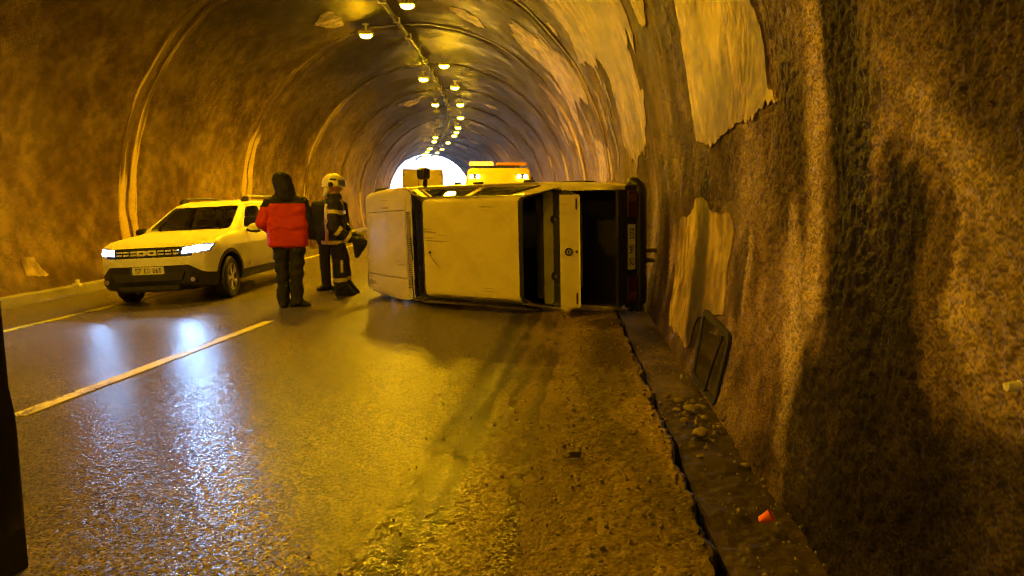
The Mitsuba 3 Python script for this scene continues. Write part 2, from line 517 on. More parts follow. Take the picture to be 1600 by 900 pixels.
def cream(p, n, uv):
    dust = fbm(p.x * 4, p.y * 4, p.z * 4, 4)
    fine = fbm(p.x * 22, p.y * 22, p.z * 22, 3)
    scr = smoothstep(0.74, 0.80, noise(p.x * 3.0 + p.z * 1.2, p.z * 55, p.y * 3)) * smoothstep(0.55, 0.7, fbm(p.x * 2.5, p.y * 2.5, p.z * 2.5 + 9, 2))
    dust = dust + .25 * scr
    return (1 - 0.45 * scr) * mix((0.70, 0.63, 0.48), (0.54, 0.46, 0.33), 0.55 * smoothstep(0.35, 0.8, dust * .75 + fine * .25))


bs('cream_paint', proc(cream), proc(lambda p, n, uv: 0.26 + 0.2 * fbm(p.x * 5, p.y * 5, p.z * 5, 3)), spec=0.5, coat=0.35,
   bump=proc(lambda p, n, uv: fbm(p.x * 2.6, p.y * 2.6, p.z * 2.6, 2), 4e-3), scale=0.02)
bs('yellow_paint', (0.80, 0.60, 0.05), 0.3, coat=0.6)
bs('black_paint', (0.008, 0.008, 0.009), 0.35, spec=0.3)
bs('olive_board', proc(lambda p, n, uv: mix((0.24, 0.22, 0.11), (0.36, 0.33, 0.17), fbm(p.x * 6, p.y * 6, p.z * 6, 3))), 0.8)
bs('skin', (0.55, 0.36, 0.26), 0.5)
bs('hair', (0.02, 0.015, 0.012), 0.6)
cloth_bump = proc(lambda p, n, uv: fbm(p.x * 14, p.y * 14, p.z * 22, 3) + 0.3 * noise(p.x * 120, p.y * 120, p.z * 120), 2e-3)
bs('red_cloth', (0.62, 0.035, 0.02), 0.6, bump=cloth_bump, scale=0.02)
bs('black_cloth', (0.016, 0.016, 0.018), 0.75, bump=cloth_bump, scale=0.015)
bs('navy_cloth', (0.018, 0.018, 0.026), 0.85, bump=cloth_bump, scale=0.015)
bs('fire_coat', (0.026, 0.024, 0.024), 0.75, bump=cloth_bump, scale=0.02)
bs('reflective_tape', (0.75, 0.66, 0.22), 0.35, spec=0.8)
bs('helmet_shell', (0.92, 0.88, 0.62), 0.3, coat=0.6)
bs('orange_plastic', (0.85, 0.16, 0.03), 0.45)
bs('box_truck_panel', (0.50, 0.42, 0.27), 0.5)
bs('rubble', proc(lambda p, n, uv: mix((0.05, 0.04, 0.028), (0.28, 0.22, 0.14), fbm(p.x * 14, p.y * 14, p.z * 14, 3))), 0.6)
bs('rust_brown', (0.11, 0.05, 0.025), 0.7)
bs('broken_glass', (0.35, 0.36, 0.33), 0.12, spec=0.9)
bs('white_scrap', (0.7, 0.68, 0.62), 0.6)
scene['clear_glass'] = {'type': 'thindielectric', 'specular_transmittance': {'type': 'rgb', 'value': [0.55, 0.57, 0.58]}}
scene['dark_glass'] = {'type': 'thindielectric', 'specular_transmittance': {'type': 'rgb', 'value': [0.4, 0.4, 0.38]}, 'specular_reflectance': {'type': 'rgb', 'value': [0.05, 0.05, 0.05]}}
scene['dirty_glass'] = {'type': 'blendbsdf', 'weight': 0.35, 'a': {'type': 'thindielectric', 'specular_transmittance': {'type': 'rgb', 'value': [0.5, 0.5, 0.42]}},
                        'b': {'type': 'twosided', 'bsdf': {'type': 'diffuse', 'reflectance': {'type': 'rgb', 'value': [0.07, 0.06, 0.035]}}}}

# ------------------------------------------------------------------ tunnel lining
tunnel = thing('tunnel', 'round concrete road tunnel with rough stained walls, curving left to a bright exit', 'tunnel')
S_END, S_BACK = 83.0, -120.0
steps = lambda *a: np.concatenate([np.arange(x, y, d) for x, y, d in a])
s_lines = np.r_[steps((S_BACK, -10, 2.0), (-10, -2, .5), (-2, 1.0, .12), (1.0, 1.5, .03), (1.5, 4.2, .0105), (4.2, 6.5, .016), (6.5, 9, .03), (9, 14, .07), (14, 40, .25), (40, S_END, .7)), S_END]
t_lines = np.radians(np.r_[steps((-111, -60, .8), (-60, 40, 1.5), (40, 70, .7), (70, 76, .25), (76, 80, .16), (80, 104.6, .118)), 104.6])


def wall_wave(s, th):
    """The wall's large unevenness, metres inwards."""
    p = np.stack(np.broadcast_arrays(s * 1.0, th * RAD, 0 * s), -1)
    return 0.10 * (meshkit.fbm(p * 0.55, 3, 3) - 0.5) + 0.035 * (meshkit.fbm(p * 2.1, 2, 5) - 0.5)


SS, TT = np.meshgrid(s_lines, t_lines, indexing='ij')
off = wall_wave(SS, TT)
pw = np.stack([SS, TT * RAD, 0 * SS], -1)
fine_zone = np.clip((TT - math.radians(55)) / .3, 0, 1) * np.clip((14 - SS) / 4, 0, 1)
off += fine_zone * (0.012 * (meshkit.fbm(pw * 9, 2, 8) - 0.5) + 0.011 * (meshkit.noise(pw * 38, 9) - 0.5) + 0.009 * (meshkit.noise(pw * 75, 10) - 0.5))
part(tunnel, 'lining', grid(arch(SS, TT, off)[:, ::-1]), 'lining_concrete', smooth=True, label='rough brown sprayed concrete vault with seepage stains and shade painted low on the near wall')


def on_wall(s, t, d):
    th = t / RAD
    return arch(s, th, wall_wave(np.asarray(s), np.asarray(th)) + d)


PATCHES = [  # (arc length, vault angle) outlines, mesh step, raggedness, label
    ([(5.40, 60), (4.6, 60), (3.95, 70), (3.84, 77.0), (3.78, 78.6), (3.74, 81.9), (3.6, 83.2), (4.1, 83.2), (4.58, 83.3), (5.0, 84.4), (5.25, 84.0), (5.65, 83.4), (5.79, 79.9), (5.72, 76.1), (5.5, 70)], .02, .05, 'large pale patch of bare concrete with a ragged lower edge'),
    ([(12.62, 46.2), (10, 44), (7.6, 52), (7.92, 63.7), (7.93, 66.6), (8.45, 68.6), (8.64, 70.8), (8.55, 74), (8.15, 75.2), (9.15, 82.1), (10.35, 82.5), (11.44, 78.7), (11.04, 74.1), (10.99, 68.5), (11.09, 64.4), (12.34, 62.5), (12.66, 61.1), (13.55, 58.2), (12.72, 54.5), (12.8, 50.3)], .06, .12, None),
    ([(16.54, 35.3), (16.51, 39.9), (16.08, 44.3), (15.7, 49.3), (14.66, 54.5), (14.54, 59.9), (15.09, 65.6), (15.82, 63.2), (17.25, 61.7), (18.42, 64.8), (18.53, 73.1), (19.38, 67.7), (19.5, 62.2), (18.72, 57), (18.3, 51.3), (18.56, 45.8), (18.71, 39.5), (17.96, 35.8)], .08, .16, None),
    ([(22.01, 51.4), (21.91, 56.6), (22.09, 62.1), (21.69, 69), (22.91, 66.8), (22.97, 59.1)], .1, .12, None),
    ([(16.1, 73.8), (14.57, 76), (13.93, 78.4), (13.74, 85), (16.86, 85)], .08, .12, None),
    ([(6.45, 90.7), (6.07, 90.3), (5.66, 88.3), (5.32, 88.6), (5.09, 89.8), (4.74, 89.3), (4.55, 90), (4.48, 90.7), (4.47, 93.8), (4.44, 96.8), (5.09, 98.3), (5.27, 101.2), (6.28, 101.2), (6.45, 96.3)], .025, .05, 'pale patch of bare concrete low on the wall, split by a dark wet streak'),
    ([(18.78, -25.8), (18.26, -22.3), (18.18, -19), (18.9, -18.4), (19.75, -19.4), (19.47, -23.4)], .08, .08, None),
    ([(18.43, 15.1), (18.27, 19.1), (18.62, 23.2), (19.33, 25.3), (19.57, 21.3), (19.2, 17.7)], .08, .1, None),
    ([(11.14, -99.8), (11.44, -99.8), (11.54, -101.2), (11.75, -103.6), (11.42, -103.6), (11.14, -103)], .04, .03, 'small pale spalled patch low on the left wall'),
    ([(7.33, 65.8), (6.6, 60), (6.75, 67.7), (6.99, 70.1), (7.25, 68.6)], .04, .05, None),
    ([(34.29, -28.2), (34.67, -18.2), (34.01, -13.2), (35.93, -17.7), (35.99, -23.5)], .15, .15, None),
    ([(35.6, 18), (35.4, 26.4), (36.0, 28), (36.9, 22)], .15, .15, None),
    ([(46, 12), (46, 24), (47.2, 26), (47.4, 13)], .2, .2, None),
    ([(57.0, 14), (57, 26), (58.8, 28), (60, 20)], .2, .2, None),
    ([(65, 10), (65, 24), (66.5, 26), (67, 12)], .2, .2, None),
]
for i, (pts, step, jag, lab) in enumerate(PATCHES):
    pl = [(s, math.radians(a) * RAD) for s, a in pts]
    part(tunnel, 'bare_patch', sheet(pl, on_wall, step, jag, 40 + i, 0.012), 'bare_concrete', smooth=35, label=lab)

prng = np.random.default_rng(21)
for i in range(26):
    s0, a0 = [(11.5, 60), (15.5, 52), (18.5, 56), (9.5, 74), (21.5, 58), (24, 62), (13, 72), (17, 74)][i % 8]
    s0, a0 = s0 + prng.normal(0, .9), a0 + prng.normal(0, 6)
    w, h = prng.uniform(.12, .45), prng.uniform(.3, 1.3)
    t0 = math.radians(a0) * RAD
    pl = [(s0 - w / 2, t0 - h / 2), (s0 + w * .1, t0 - h * .6), (s0 + w / 2, t0 - h * .1), (s0 + w * .3, t0 + h / 2), (s0 - w * .2, t0 + h * .35)]
    part(tunnel, 'bare_patch', sheet(pl, on_wall, .07, .09, 140 + i, 0.012), 'bare_concrete', smooth=35)

RINGS = [8.6, 14.55, 21.0, 27.1, 33.1, 39.2, 45.3, 51.4, 57.5, 63.6, 69.7, 75.8, 81.9, 88.0, 2.6, -3.4, -9.5, -15.6]
for i, sr in enumerate(RINGS):
    right = sr > 12 or sr < 1
    th = np.radians(np.arange(-106, (102 if right else 40), 0.5 if sr < 30 else 1.5))
    wv = np.array([-.36, -.345, -.30, -.10, -.07, .03, .06, .27, .32, .34])
    lift = np.array([-.03, .016, .022, .018, -.012, -.012, .020, .026, .018, -.03])
    P = []
    for k, (ds, lf) in enumerate(zip(wv, lift)):
        q = np.c_[th * RAD * 2.2, 0 * th + k // 3 * 3.3 + i, 0 * th]
        w = meshkit.fbm(q, 4, 60 + k // 3) - 0.5
        s_ = sr + ds * (1 + 0.5 * w) * (1.0 if 10 < sr < 23 else .8 if sr < 40 else .5) + 0.10 * w
        P.append(arch(s_, th, wall_wave(s_, th) + lf + 0.012 * w))
    part(tunnel, 'joint_band', grid(np.stack(P, 1)), 'joint_mortar', smooth=True)

# portal face at the far end and the ground outside
ringo = np.radians(np.linspace(-112, 112, 60))
pf = np.stack([arch(S_END, ringo, -.05), arch(S_END, ringo, -.9)], 1)
part(tunnel, 'portal_rim', joined([grid(pf), grid(np.stack([arch(S_END, ringo, -.9), arch(S_END - 6, ringo, -.9)], 1))]), 'bare_concrete', smooth=False)

# weep pipe stub in the near right wall and a scrap stuck to it
wp = arch(1.62, math.radians(93.0), .0)
inward = np.array([-math.sin(math.radians(93)), 0, -math.cos(math.radians(93))])
part(tunnel, 'weep_pipe', cyl(wp - inward * .06, wp + inward * .025 + np.array([0, -.004, -.010]), .014, .012, 20) - cyl(wp, wp + inward * .1, .009, .009, 16), 'white_scrap', smooth=30, label='broken pale pipe stub sticking out of the right wall')

# ------------------------------------------------------------------ ground: road, shoulder, gutter, kerb
struct('ground')
g = [[-700, -700], [700, -700], [700, 900], [-700, 900]]
part(None, 'ground', trimesh.Trimesh(np.c_[np.array(g, float), np.full(4, -1.0)], [[0, 1, 2], [0, 2, 3]], process=False), 'earth', smooth=False)

O_CRACK, O_KERB = 4.72, -4.79
struct('road', 'wet dark asphalt road, shiny under the lamps')
rs = np.r_[steps((S_BACK, -10, 3.0), (-10, -2, 1.0), (-2, 1.4, .15), (1.4, 5.2, .013), (5.2, 8.0, .022), (8, 12, .08), (12, 40, .5), (40, 130, 2.0)), 130.0]
ro = np.r_[steps((O_KERB, .4, .03), (.4, O_CRACK, .0135)), O_CRACK]
A, B = np.meshgrid(rs, ro, indexing='ij')


def road_h(s, o):
    p = np.stack(np.broadcast_arrays(s, o, 0 * s), -1)
    rut = np.exp(-((o - 3.45 - .022 * s) / .11) ** 2)
    return gz(o) + 0.008 * (meshkit.fbm(p * 0.6, 2, 4) - 0.5) - 0.008 * rut


pr = np.stack([A, B, 0 * A], -1)
fz = np.clip((9 - A) / 2, 0, 1) * np.clip((A - 1.3) / .3, 0, 1) * np.clip((B - .2) / .4, 0.25, 1)
coarse = 1 + .25 * np.clip((B - 3.55) / .25, 0, 1)
hz = road_h(A, B) + fz * coarse * (0.0018 * (meshkit.noise(pr * 66, 2) - .5) + 0.0014 * (meshkit.noise(pr * 31, 3) - .5))
edge = B >= O_CRACK - 1e-6
Bj = B + np.where(B > O_CRACK - .05, 0.09 * (meshkit.fbm(np.stack([A * 7, 0 * A, 0 * A], -1), 5, 12) - .5) * np.clip((B - O_CRACK + .05) / .05, 0, 1), 0)
P = at(A, Bj, hz)
P = np.concatenate([P, at(A[:, -1:], Bj[:, -1:] + .012, hz[:, -1:] - .16)], 1)
part(None, 'road', grid(P), 'wet_asphalt', smooth=True)


def on_road(s, o, d):
    return at(s, o, road_h(np.asarray(s, float), np.asarray(o, float)) + d)


def ribbon(pts, w, n):
    pts = np.asarray(pts, float)
    t = np.linspace(0, 1, n)
    s, o = np.interp(t, np.linspace(0, 1, len(pts)), pts[:, 0]), np.interp(t, np.linspace(0, 1, len(pts)), pts[:, 1])
    return s, o, w


def marking(p0, p1, w, seed):
    (s0, o0), (s1, o1) = p0, p1
    poly = [(s0, o0 - w / 2), (s1, o1 - w / 2), (s1, o1 + w / 2), (s0, o0 + w / 2)]
    return sheet(poly, on_road, .05, .012, seed, .0075)


for k, (a, b) in enumerate([((4.25, .38), (7.97, .565)), ((16.5, .65), (20.2, .65)), ((28.5, .65), (32.2, .65)), ((-7.8, .2), (-4.2, .25))]):
    part('road', 'centre_line', marking(a, b, .14, 70 + k), 'yellow_road_paint', smooth=30, label='yellow painted centre line dash on wet asphalt' if k == 0 else None)
part('road', 'edge_line', marking((5.2, -2.95), (16, -2.7), .13, 80), 'yellow_road_paint', smooth=30, label='yellow painted line along the left edge of the road')
part('road', 'edge_line', marking((16.2, -2.72), (60, -2.72), .13, 81), 'yellow_road_paint', smooth=30)

# dirt-covered shoulder strip
struct('shoulder', 'moist gritty dirt strip along the right edge of the road')
sh_edge = [(-3.0, 4.05), (1.5, 4.08), (2.8, 4.0), (4.1, 4.02), (5.6, 4.10), (7.2, 4.16), (9, 4.2), (14, 4.25), (14, O_CRACK - .03), (9, O_CRACK - .015), (7.3, O_CRACK - .02), (5.5, O_CRACK - .02), (4, O_CRACK - .03), (2.2, O_CRACK - .02), (-3.0, O_CRACK - .02)]


def on_shoulder(s, o, d):
    p = np.stack(np.broadcast_arrays(s, o, 0 * s), -1)
    e = np.clip((o - 3.95) / .3, 0.03, 1)
    h = 0.016 * meshkit.fbm(p * 5, 3, 21) + 0.009 * (meshkit.noise(p * 26, 22) - .4) + 0.007 * (meshkit.noise(p * 55, 23) - .4)
    return on_road(s, o, d + (h * e if d > 0 else -.02))


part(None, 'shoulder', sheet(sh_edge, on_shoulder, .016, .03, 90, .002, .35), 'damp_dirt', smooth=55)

# open joint beside the wall: trench floor and the concrete channel
struct('drainage_channel', 'narrow dirty concrete channel between the road edge and the right wall')
cs_ = np.r_[steps((-4, 1.4, .2), (1.4, 9, .02), (9, 16, .2)), 16]
co = np.r_[-0.03, 0.0, .03, np.linspace(.045, .50, 24)]
CA, CB = np.meshgrid(cs_, co, indexing='ij')
pc = np.stack([CA, CB, 0 * CA], -1)
jit = 0.045 * (meshkit.fbm(np.stack([CA * 4, 0 * CA, 0 * CA], -1), 4, 31) - .5)
ch = gz(O_CRACK + CB) - .055 + .03 * (meshkit.fbm(pc * 6, 3, 32) - .5) + .012 * (meshkit.noise(pc * 30, 33) - .5)
ch = np.where(CB < .04, gz(O_CRACK) - .17, ch)
part(None, 'drainage_channel', grid(at(CA, O_CRACK + CB + np.where(CB > .04, jit, 0) * np.clip((.3 - CB) / .2, 0, 1), ch)), 'channel_concrete', smooth=35)

# left kerb of single stones and the narrow pavement behind it
struct('kerb', 'low concrete kerb along the left wall')
struct('pavement', 'narrow dirty strip between the kerb and the left wall')
L = 1.0
for i, s0 in enumerate(np.arange(6.0, 60.0, L)):
    long = L if s0 < 30 else L
    z = float(gz(O_KERB))
    c = cs(rounded([(0, -.1), (-.16, -.1), (-.16, .17), (0, .17)], .018)).extrude(long - .012)
    t = tri(c.refine_to_length(.25))
    v = np.asarray(t.vertices)
    dz, do = rng.uniform(-.006, .006), rng.uniform(-.008, .008)
    w = at(s0 + v[:, 2], O_KERB + v[:, 0] + do, z + v[:, 1] + dz)
    part('kerb', 'kerb_stone', trimesh.Trimesh(w, t.faces, process=False), 'kerb_concrete', smooth=25)
ps = np.r_[steps((S_BACK, 5, 1), (5, 20, .12), (20, S_END, 1)), S_END]
po = np.linspace(-5.3, O_KERB - .155, 8)
PA, PB = np.meshgrid(ps, po, indexing='ij')
ph = gz(O_KERB) + .14 + .05 * (meshkit.fbm(np.stack([PA * 3, PB * 3, 0 * PA], -1), 3, 35) - .5) + .18 * np.clip((-5.05 - PB) / .2, 0, 1)
part(None, 'pavement', grid(at(PA, PB, ph)), 'pavement_dirt', smooth=True)

# ------------------------------------------------------------------ ceiling lamps and cable
ORD = 'first second third fourth fifth sixth seventh eighth ninth tenth eleventh twelfth thirteenth fourteenth fifteenth'.split()
ROWS = {'right': [(-14, 1, .5), (-6, 0, .5), (1.8, .8, .5), (9.6, 0, .5), (17.4, 1.7, .45), (25.25, 1, .47), (30.2, 1, .5), (35.7, 1, .5), (41.5, 1, .42), (47.5, 1, .3), (50.65, 1, .25), (53.7, 1, .2), (60.5, 1, 0), (68.4, 1, 0), (74.2, 1, 0), (79.5, 0, 0)],
        'left': [(-11, 1, -1.2), (-3.3, 0, -1.2), (4.5, .95, -1.2), (12.4, 1.5, -1.2), (20.0, 1.5, -1.19), (28.0, 1, -.6), (35.5, 1, -.75), (38.6, 0, -.86), (44.4, 0, -1.05), (53.4, 1, -1.25), (57.4, 1, -1.28), (65.3, 1, -1.32), (70.5, 1, -1.3), (75.0, 1, -1.3), (79.0, 0, -1.3), (84, 0, -1.3)]}
housing_m = box(-.19, .19, -.15, .15, .045, .15, .02)
lens_m = ball([0, 0, .04], (.165, .125, .085), 20) ^ box(-1, 1, -1, 1, -1, .045)
bracket_m = union([box(-.03, .03, -.02, .02, .15, .34), box(-.09, .09, -.06, .06, .33, .36)])
for row in ('right', 'left'):
    seen = off_n = hid = 0
    for s, lit, o in ROWS[row]:
        z = Z0 + math.sqrt(RAD ** 2 - o ** 2) - .42
        p = at(s, o, z)
        a = s / R
        M = frame(p, [math.cos(a), math.sin(a), 0], [-math.sin(a), math.cos(a), 0], [0, 0, 1])
        if s > 14:
            if lit:
                lab = f'lit amber ceiling lamp, {ORD[seen]} glowing one from the camera in the {row} row'
                seen += 1
            else:
                lab = f'unlit dark ceiling lamp, {ORD[off_n]} unlit one from the camera in the {row} row'
                off_n += 1
        else:
            hid += 1
            lab = f'ceiling lamp above the picture, {ORD[hid - 1]} of the {row} row from the back'
        k = thing('ceiling_lamp', lab, 'lamp', 'lamps along the tunnel ceiling')
        part(k, 'housing', housing_m, 'lamp_metal', M, smooth=False)
        if lit:
            part(k, 'lens', lens_m, 'lamp_glass', M, smooth=True, emit=SODIUM * LAMP_L * lit, weight=1.0 if s < 26 else .35 if s < 42 else .12)
        else:
            part(k, 'lens', lens_m, 'unlit_lens', M, smooth=False)
        part(k, 'bracket', bracket_m, 'lamp_metal', M, smooth=False)

cable = thing('ceiling_cable', 'dark cable trunking running along the crown of the tunnel ceiling', 'cable')
css = np.arange(-20, 90, .8)
coff = np.interp(css, [0, 18, 30, 40, 55, 90], [-.30, -.31, -.30, -.22, -.55, -.6])
part(cable, 'trunking', tube(at(css, coff, Z0 + np.sqrt(RAD ** 2 - coff ** 2) - .10), .065, 10), 'cable_black', smooth=True)
for s in np.arange(8, 60, 2.0):
    o = float(np.interp(s, css, coff))
    part(cable, 'clip', box(-.10, .10, -.02, .02, -.08, .10), 'lamp_metal', frame(at(s, o, Z0 + RAD - .10), [math.cos(s / R), math.sin(s / R), 0], [-math.sin(s / R), math.cos(s / R), 0], [0, 0, 1]), smooth=False)

# ------------------------------------------------------------------ generic wheel
def wheel(parent, M, r=.34, w=.215, rim_r=.22, spokes=5, alloy=True, steel='alloy'):
    """Axle along local y; +y is the outer face."""
    prof = [(rim_r - .01, -w / 2 + .01), (rim_r + .02, -w / 2), (r - .03, -w / 2 + .005), (r - .006, -w / 2 + .03), (r, -w / 2 + .06), (r, w / 2 - .06), (r - .006, w / 2 - .03), (r - .03, w / 2 - .005), (rim_r + .02, w / 2), (rim_r - .01, w / 2 - .01)]
    Y = np.array([[1, 0, 0, 0], [0, 0, -1, 0], [0, 1, 0, 0.0]])
    ty = cs(prof).revolve(48).transform(Y)
    k = part(parent, 'wheel', ty, 'black_rubber', M, smooth=30)
    f = w / 2 - .025
    outer = cyl([0, -w / 2 + .02, 0], [0, f + .015, 0], rim_r, n=40) - cyl([0, -w / 2, 0], [0, f + .05, 0], rim_r - .022, n=40)
    ms = [outer, cyl([0, f - .03, 0], [0, f + .01, 0], .052, n=20)]
    for i in range(spokes):
        for da in ((-.16, .16) if alloy else (0,)):
            a0, a1 = i * 2 * math.pi / spokes, i * 2 * math.pi / spokes + da
            q0, q1 = np.array([.04 * math.cos(a0), .04 * math.sin(a0)]), np.array([(rim_r - .01) * math.cos(a1), (rim_r - .01) * math.sin(a1)])
            wd = .016 if alloy else .04
            ms.append(hull(cyl([q0[0], f - .03, q0[1]], [q0[0], f + .006, q0[1]], .022, n=10), cyl([q1[0], f - .015, q1[1]], [q1[0], f + .012, q1[1]], wd, n=10)))
    part(k, 'rim', union(ms), steel, M, smooth=30)
    part(k, 'brake_disc', cyl([0, -.03, 0], [0, -.01, 0], rim_r * .72, n=28), 'dirty_steel', M, smooth=30)
    return k


def split_body(B, cuts, gap_bodies):
    """Cuts panels out of B: returns the rest and the panels, each with a gap round it."""
    outp = {}
    for name, outer, inner in cuts:
        outp[name] = B ^ inner
        B = B - outer
    return B, outp


def inset(poly, d):
    return np.array(sg.Polygon(poly).buffer(-d, join_style=2).exterior.coords)[:-1]


# ------------------------------------------------------------------ white SUV with its headlights on
suv = thing('suv', 'white SUV with dark lower bumper and bright headlights, facing the camera', 'car')
yw = math.radians(3.08)
fx = np.array([math.sin(yw), -math.cos(yw), 0])
lx = np.array([math.cos(yw), math.sin(yw), KB])
fx[2] = 0.0
lx /= np.linalg.norm(lx)
ux = np.cross(fx, lx)
ux /= np.linalg.norm(ux)
sc0 = np.array([-6.46, 10.43, gxy(-6.46, 10.43) - .005])
MS = frame(sc0, fx, lx, ux)

low_prof = [(.79, .30), (.60, .245), (-3.15, .27), (-3.45, .36), (-3.50, .60), (-3.47, .95), (-3.40, 1.12), (-3.0, 1.115), (-.50, 1.075), (-.42, 1.07), (.25, .995), (.60, .945), (.74, .885), (.80, .76), (.835, .55), (.83, .42)]
plan = [(-3.50, -.70), (-3.42, -.84), (-3.1, -.89), (-2.67, -.905), (-.4, -.895), (.1, -.90), (.42, -.875), (.66, -.80), (.79, -.60), (.825, -.35), (.835, 0)]
plan = plan + [(x, -y) for x, y in plan[::-1][1:]]
front = [(-.80, .22), (-.875, .34), (-.90, .60), (-.895, .85), (-.85, 1.0), (-.79, 1.12), (.79, 1.12), (.85, 1.0), (.895, .85), (.90, .60), (.875, .34), (.80, .22)]
Lw = soft(ext_xz(low_prof, -1, 1) ^ ext_xy(plan, 0, 2) ^ ext_yz(front, -4, 2), .07, 4)
gh_prof = [(-.40, 1.0), (-.44, 1.075), (-.90, 1.33), (-1.22, 1.505), (-1.5, 1.57), (-2.0, 1.585), (-2.6, 1.565), (-3.05, 1.50), (-3.22, 1.42), (-3.44, 1.10), (-3.44, 1.0)]
gh_front = [(-.80, .95), (-.785, 1.10), (-.60, 1.52), (-.52, 1.58), (-.3, 1.605), (.3, 1.605), (.52, 1.58), (.60, 1.52), (.785, 1.10), (.80, .95)]
Gh = soft(ext_xz(gh_prof, -1, 1) ^ ext_yz(gh_front, -4, 2), .06, 3)
B = Lw + Gh
B0 = B
cab_prof = [(-.62, .55), (-.62, 1.04), (-1.26, 1.45), (-1.55, 1.52), (-2.6, 1.51), (-3.0, 1.45), (-3.30, 1.10), (-3.30, .55)]
cab_front = [(-.72, .5), (-.73, 1.06), (-.55, 1.49), (-.45, 1.53), (.45, 1.53), (.55, 1.49), (.73, 1.06), (.72, .5)]
C = ext_xz(cab_prof, -.9, .9) ^ ext_yz(cab_front, -4, 2)
C_in = ext_xz(inset(cab_prof, .02), -.9, .9) ^ ext_yz(inset(cab_front, .02), -4, 2)
for x in (0, -2.67):
    B = B - cyl([x, -1.2, .335], [x, -.56, .335], .405, n=48) - cyl([x, .56, .335], [x, 1.2, .335], .405, n=48)
ws = rounded([(-.70, 1.10), (-.575, 1.475), (.575, 1.475), (.70, 1.10)], .05)
W_shield = ext_yz(ws, -1.42, -.3)
rw = rounded([(-.62, 1.12), (-.54, 1.40), (.54, 1.40), (.62, 1.12)], .05)
W_rear = ext_yz(rw, -3.6, -3.0)
fdw = rounded([(-.80, 1.10), (-1.24, 1.41), (-1.33, 1.45), (-1.80, 1.465), (-1.80, 1.10)], .03)
rdw = rounded([(-1.90, 1.105), (-1.90, 1.465), (-2.45, 1.455), (-2.62, 1.30), (-2.62, 1.12)], .03)
qw = rounded([(-2.72, 1.14), (-2.72, 1.32), (-2.62, 1.44), (-2.95, 1.40), (-3.1, 1.20)], .02)
wins = [('windshield', W_shield), ('rear_window', W_rear)]
for s_ in (1, -1):
    for nm, pl in (('front_door_glass', fdw), ('rear_door_glass', rdw), ('quarter_glass', qw)):
        wins.append((nm, ext_xz(pl, .4, 1.0) if s_ > 0 else ext_xz(pl, -1.0, -.4)))
glass = [(nm, (B ^ w) - C.scale([1, 1, 1])) for nm, w in wins]
liner = C - C_in
for nm, w in wins:
    B = B - w
    liner = liner - w
B = B - C
fdoor = [(-.62, .36), (-.66, .80), (-.62, 1.06), (-.92, 1.29), (-1.27, 1.49), (-1.85, 1.505), (-1.85, .36)]
rdoor = [(-1.86, .36), (-1.86, 1.505), (-2.48, 1.49), (-2.68, 1.32), (-2.68, 1.10), (-2.42, .80), (-2.22, .55), (-2.2, .36)]
hood_plan = [(.72, -.60), (.50, -.72), (-.40, -.74), (-.40, .74), (.50, .72), (.72, .60)]
cuts = []
for s_ in (1, -1):
    for nm, pl in (('front_door', fdoor), ('rear_door', rdoor)):
        mk = (lambda q: ext_xz(q, .50, 1.2)) if s_ > 0 else (lambda q: ext_xz(q, -1.2, -.50))
        cuts.append((nm + ('a' if s_ > 0 else 'b'), mk(pl), mk(inset(pl, .007))))
cuts.append(('hood', ext_xy(hood_plan, .90, 1.2), ext_xy(inset(hood_plan, .007), .90, 1.2)))
# black lower bumper, sills and arches: everything below a stepped line
clad_front = [(-.95, .15), (-.95, .44), (-.78, .50), (-.60, .62), (.60, .62), (.78, .50), (.95, .44), (.95, .15)]
clad = ext_yz(clad_front, .38, 1.2) + ext_xz([(.39, .1), (.39, .40), (-.5, .42), (-2.2, .42), (-3.2, .45), (-3.6, .50), (-3.6, .1)], -1.2, 1.2)
for x in (0, -2.67):
    clad = clad + (cyl([x, -1.2, .335], [x, 1.2, .335], .465, n=48))
clad_b = B ^ clad
B = B - clad
# grille and headlight band cut
band = rounded([(-.66, .745), (-.66, .89), (.66, .89), (.66, .745)], .02)
G_cut = ext_yz(band, .60, 1.2)
hl = [rounded([(s_ * .50, .77), (s_ * .84, .80), (s_ * .87, .90), (s_ * .80, .915), (s_ * .52, .885)] if s_ > 0 else [(-.52, .885), (-.80, .915), (-.87, .90), (-.84, .80), (-.50, .77)], .012) for s_ in (1, -1)]
H_cut = [ext_yz(h, .36, 1.2) for h in hl]
lamp_solid = [B0 ^ h for h in H_cut]
B = B - G_cut - H_cut[0] - H_cut[1]
B, panels = split_body(B, cuts, None)
part(suv, 'body', B, 'white_paint', MS, smooth=28)
part(suv, 'lower_cladding', clad_b, 'black_plastic', MS, smooth=28, label='black plastic lower bumper and wheel arch trim')
hood = part(suv, 'hood', panels['hood'], 'white_paint', MS, smooth=28)
for nm in ('front_door', 'rear_door'):
    for sd, sg_ in (('a', 1), ('b', -1)):
        k = part(suv, nm, panels[nm + sd], 'white_paint', MS, smooth=28)
        x = -1.70 if nm == 'front_door' else -2.45
        part(k, 'handle', hull(ball([x, sg_ * .915, .93], .016, 10), ball([x + .18, sg_ * .915, .93], .016, 10)), 'white_paint', MS)
        part(k, 'trim_strip', ext_xz([(-.66, .47), (-.66, .535), (-1.83, .535), (-1.83, .47)] if nm == 'front_door' else [(-1.88, .47), (-1.88, .535), (-2.2, .535), (-2.18, .47)], sg_ * .905 - .012, sg_ * .905 + .012), 'chrome' if sd == 'a' else 'black_plastic', MS, smooth=False)
part(suv, 'cabin_lining', liner, 'dark_interior', MS, smooth=False)
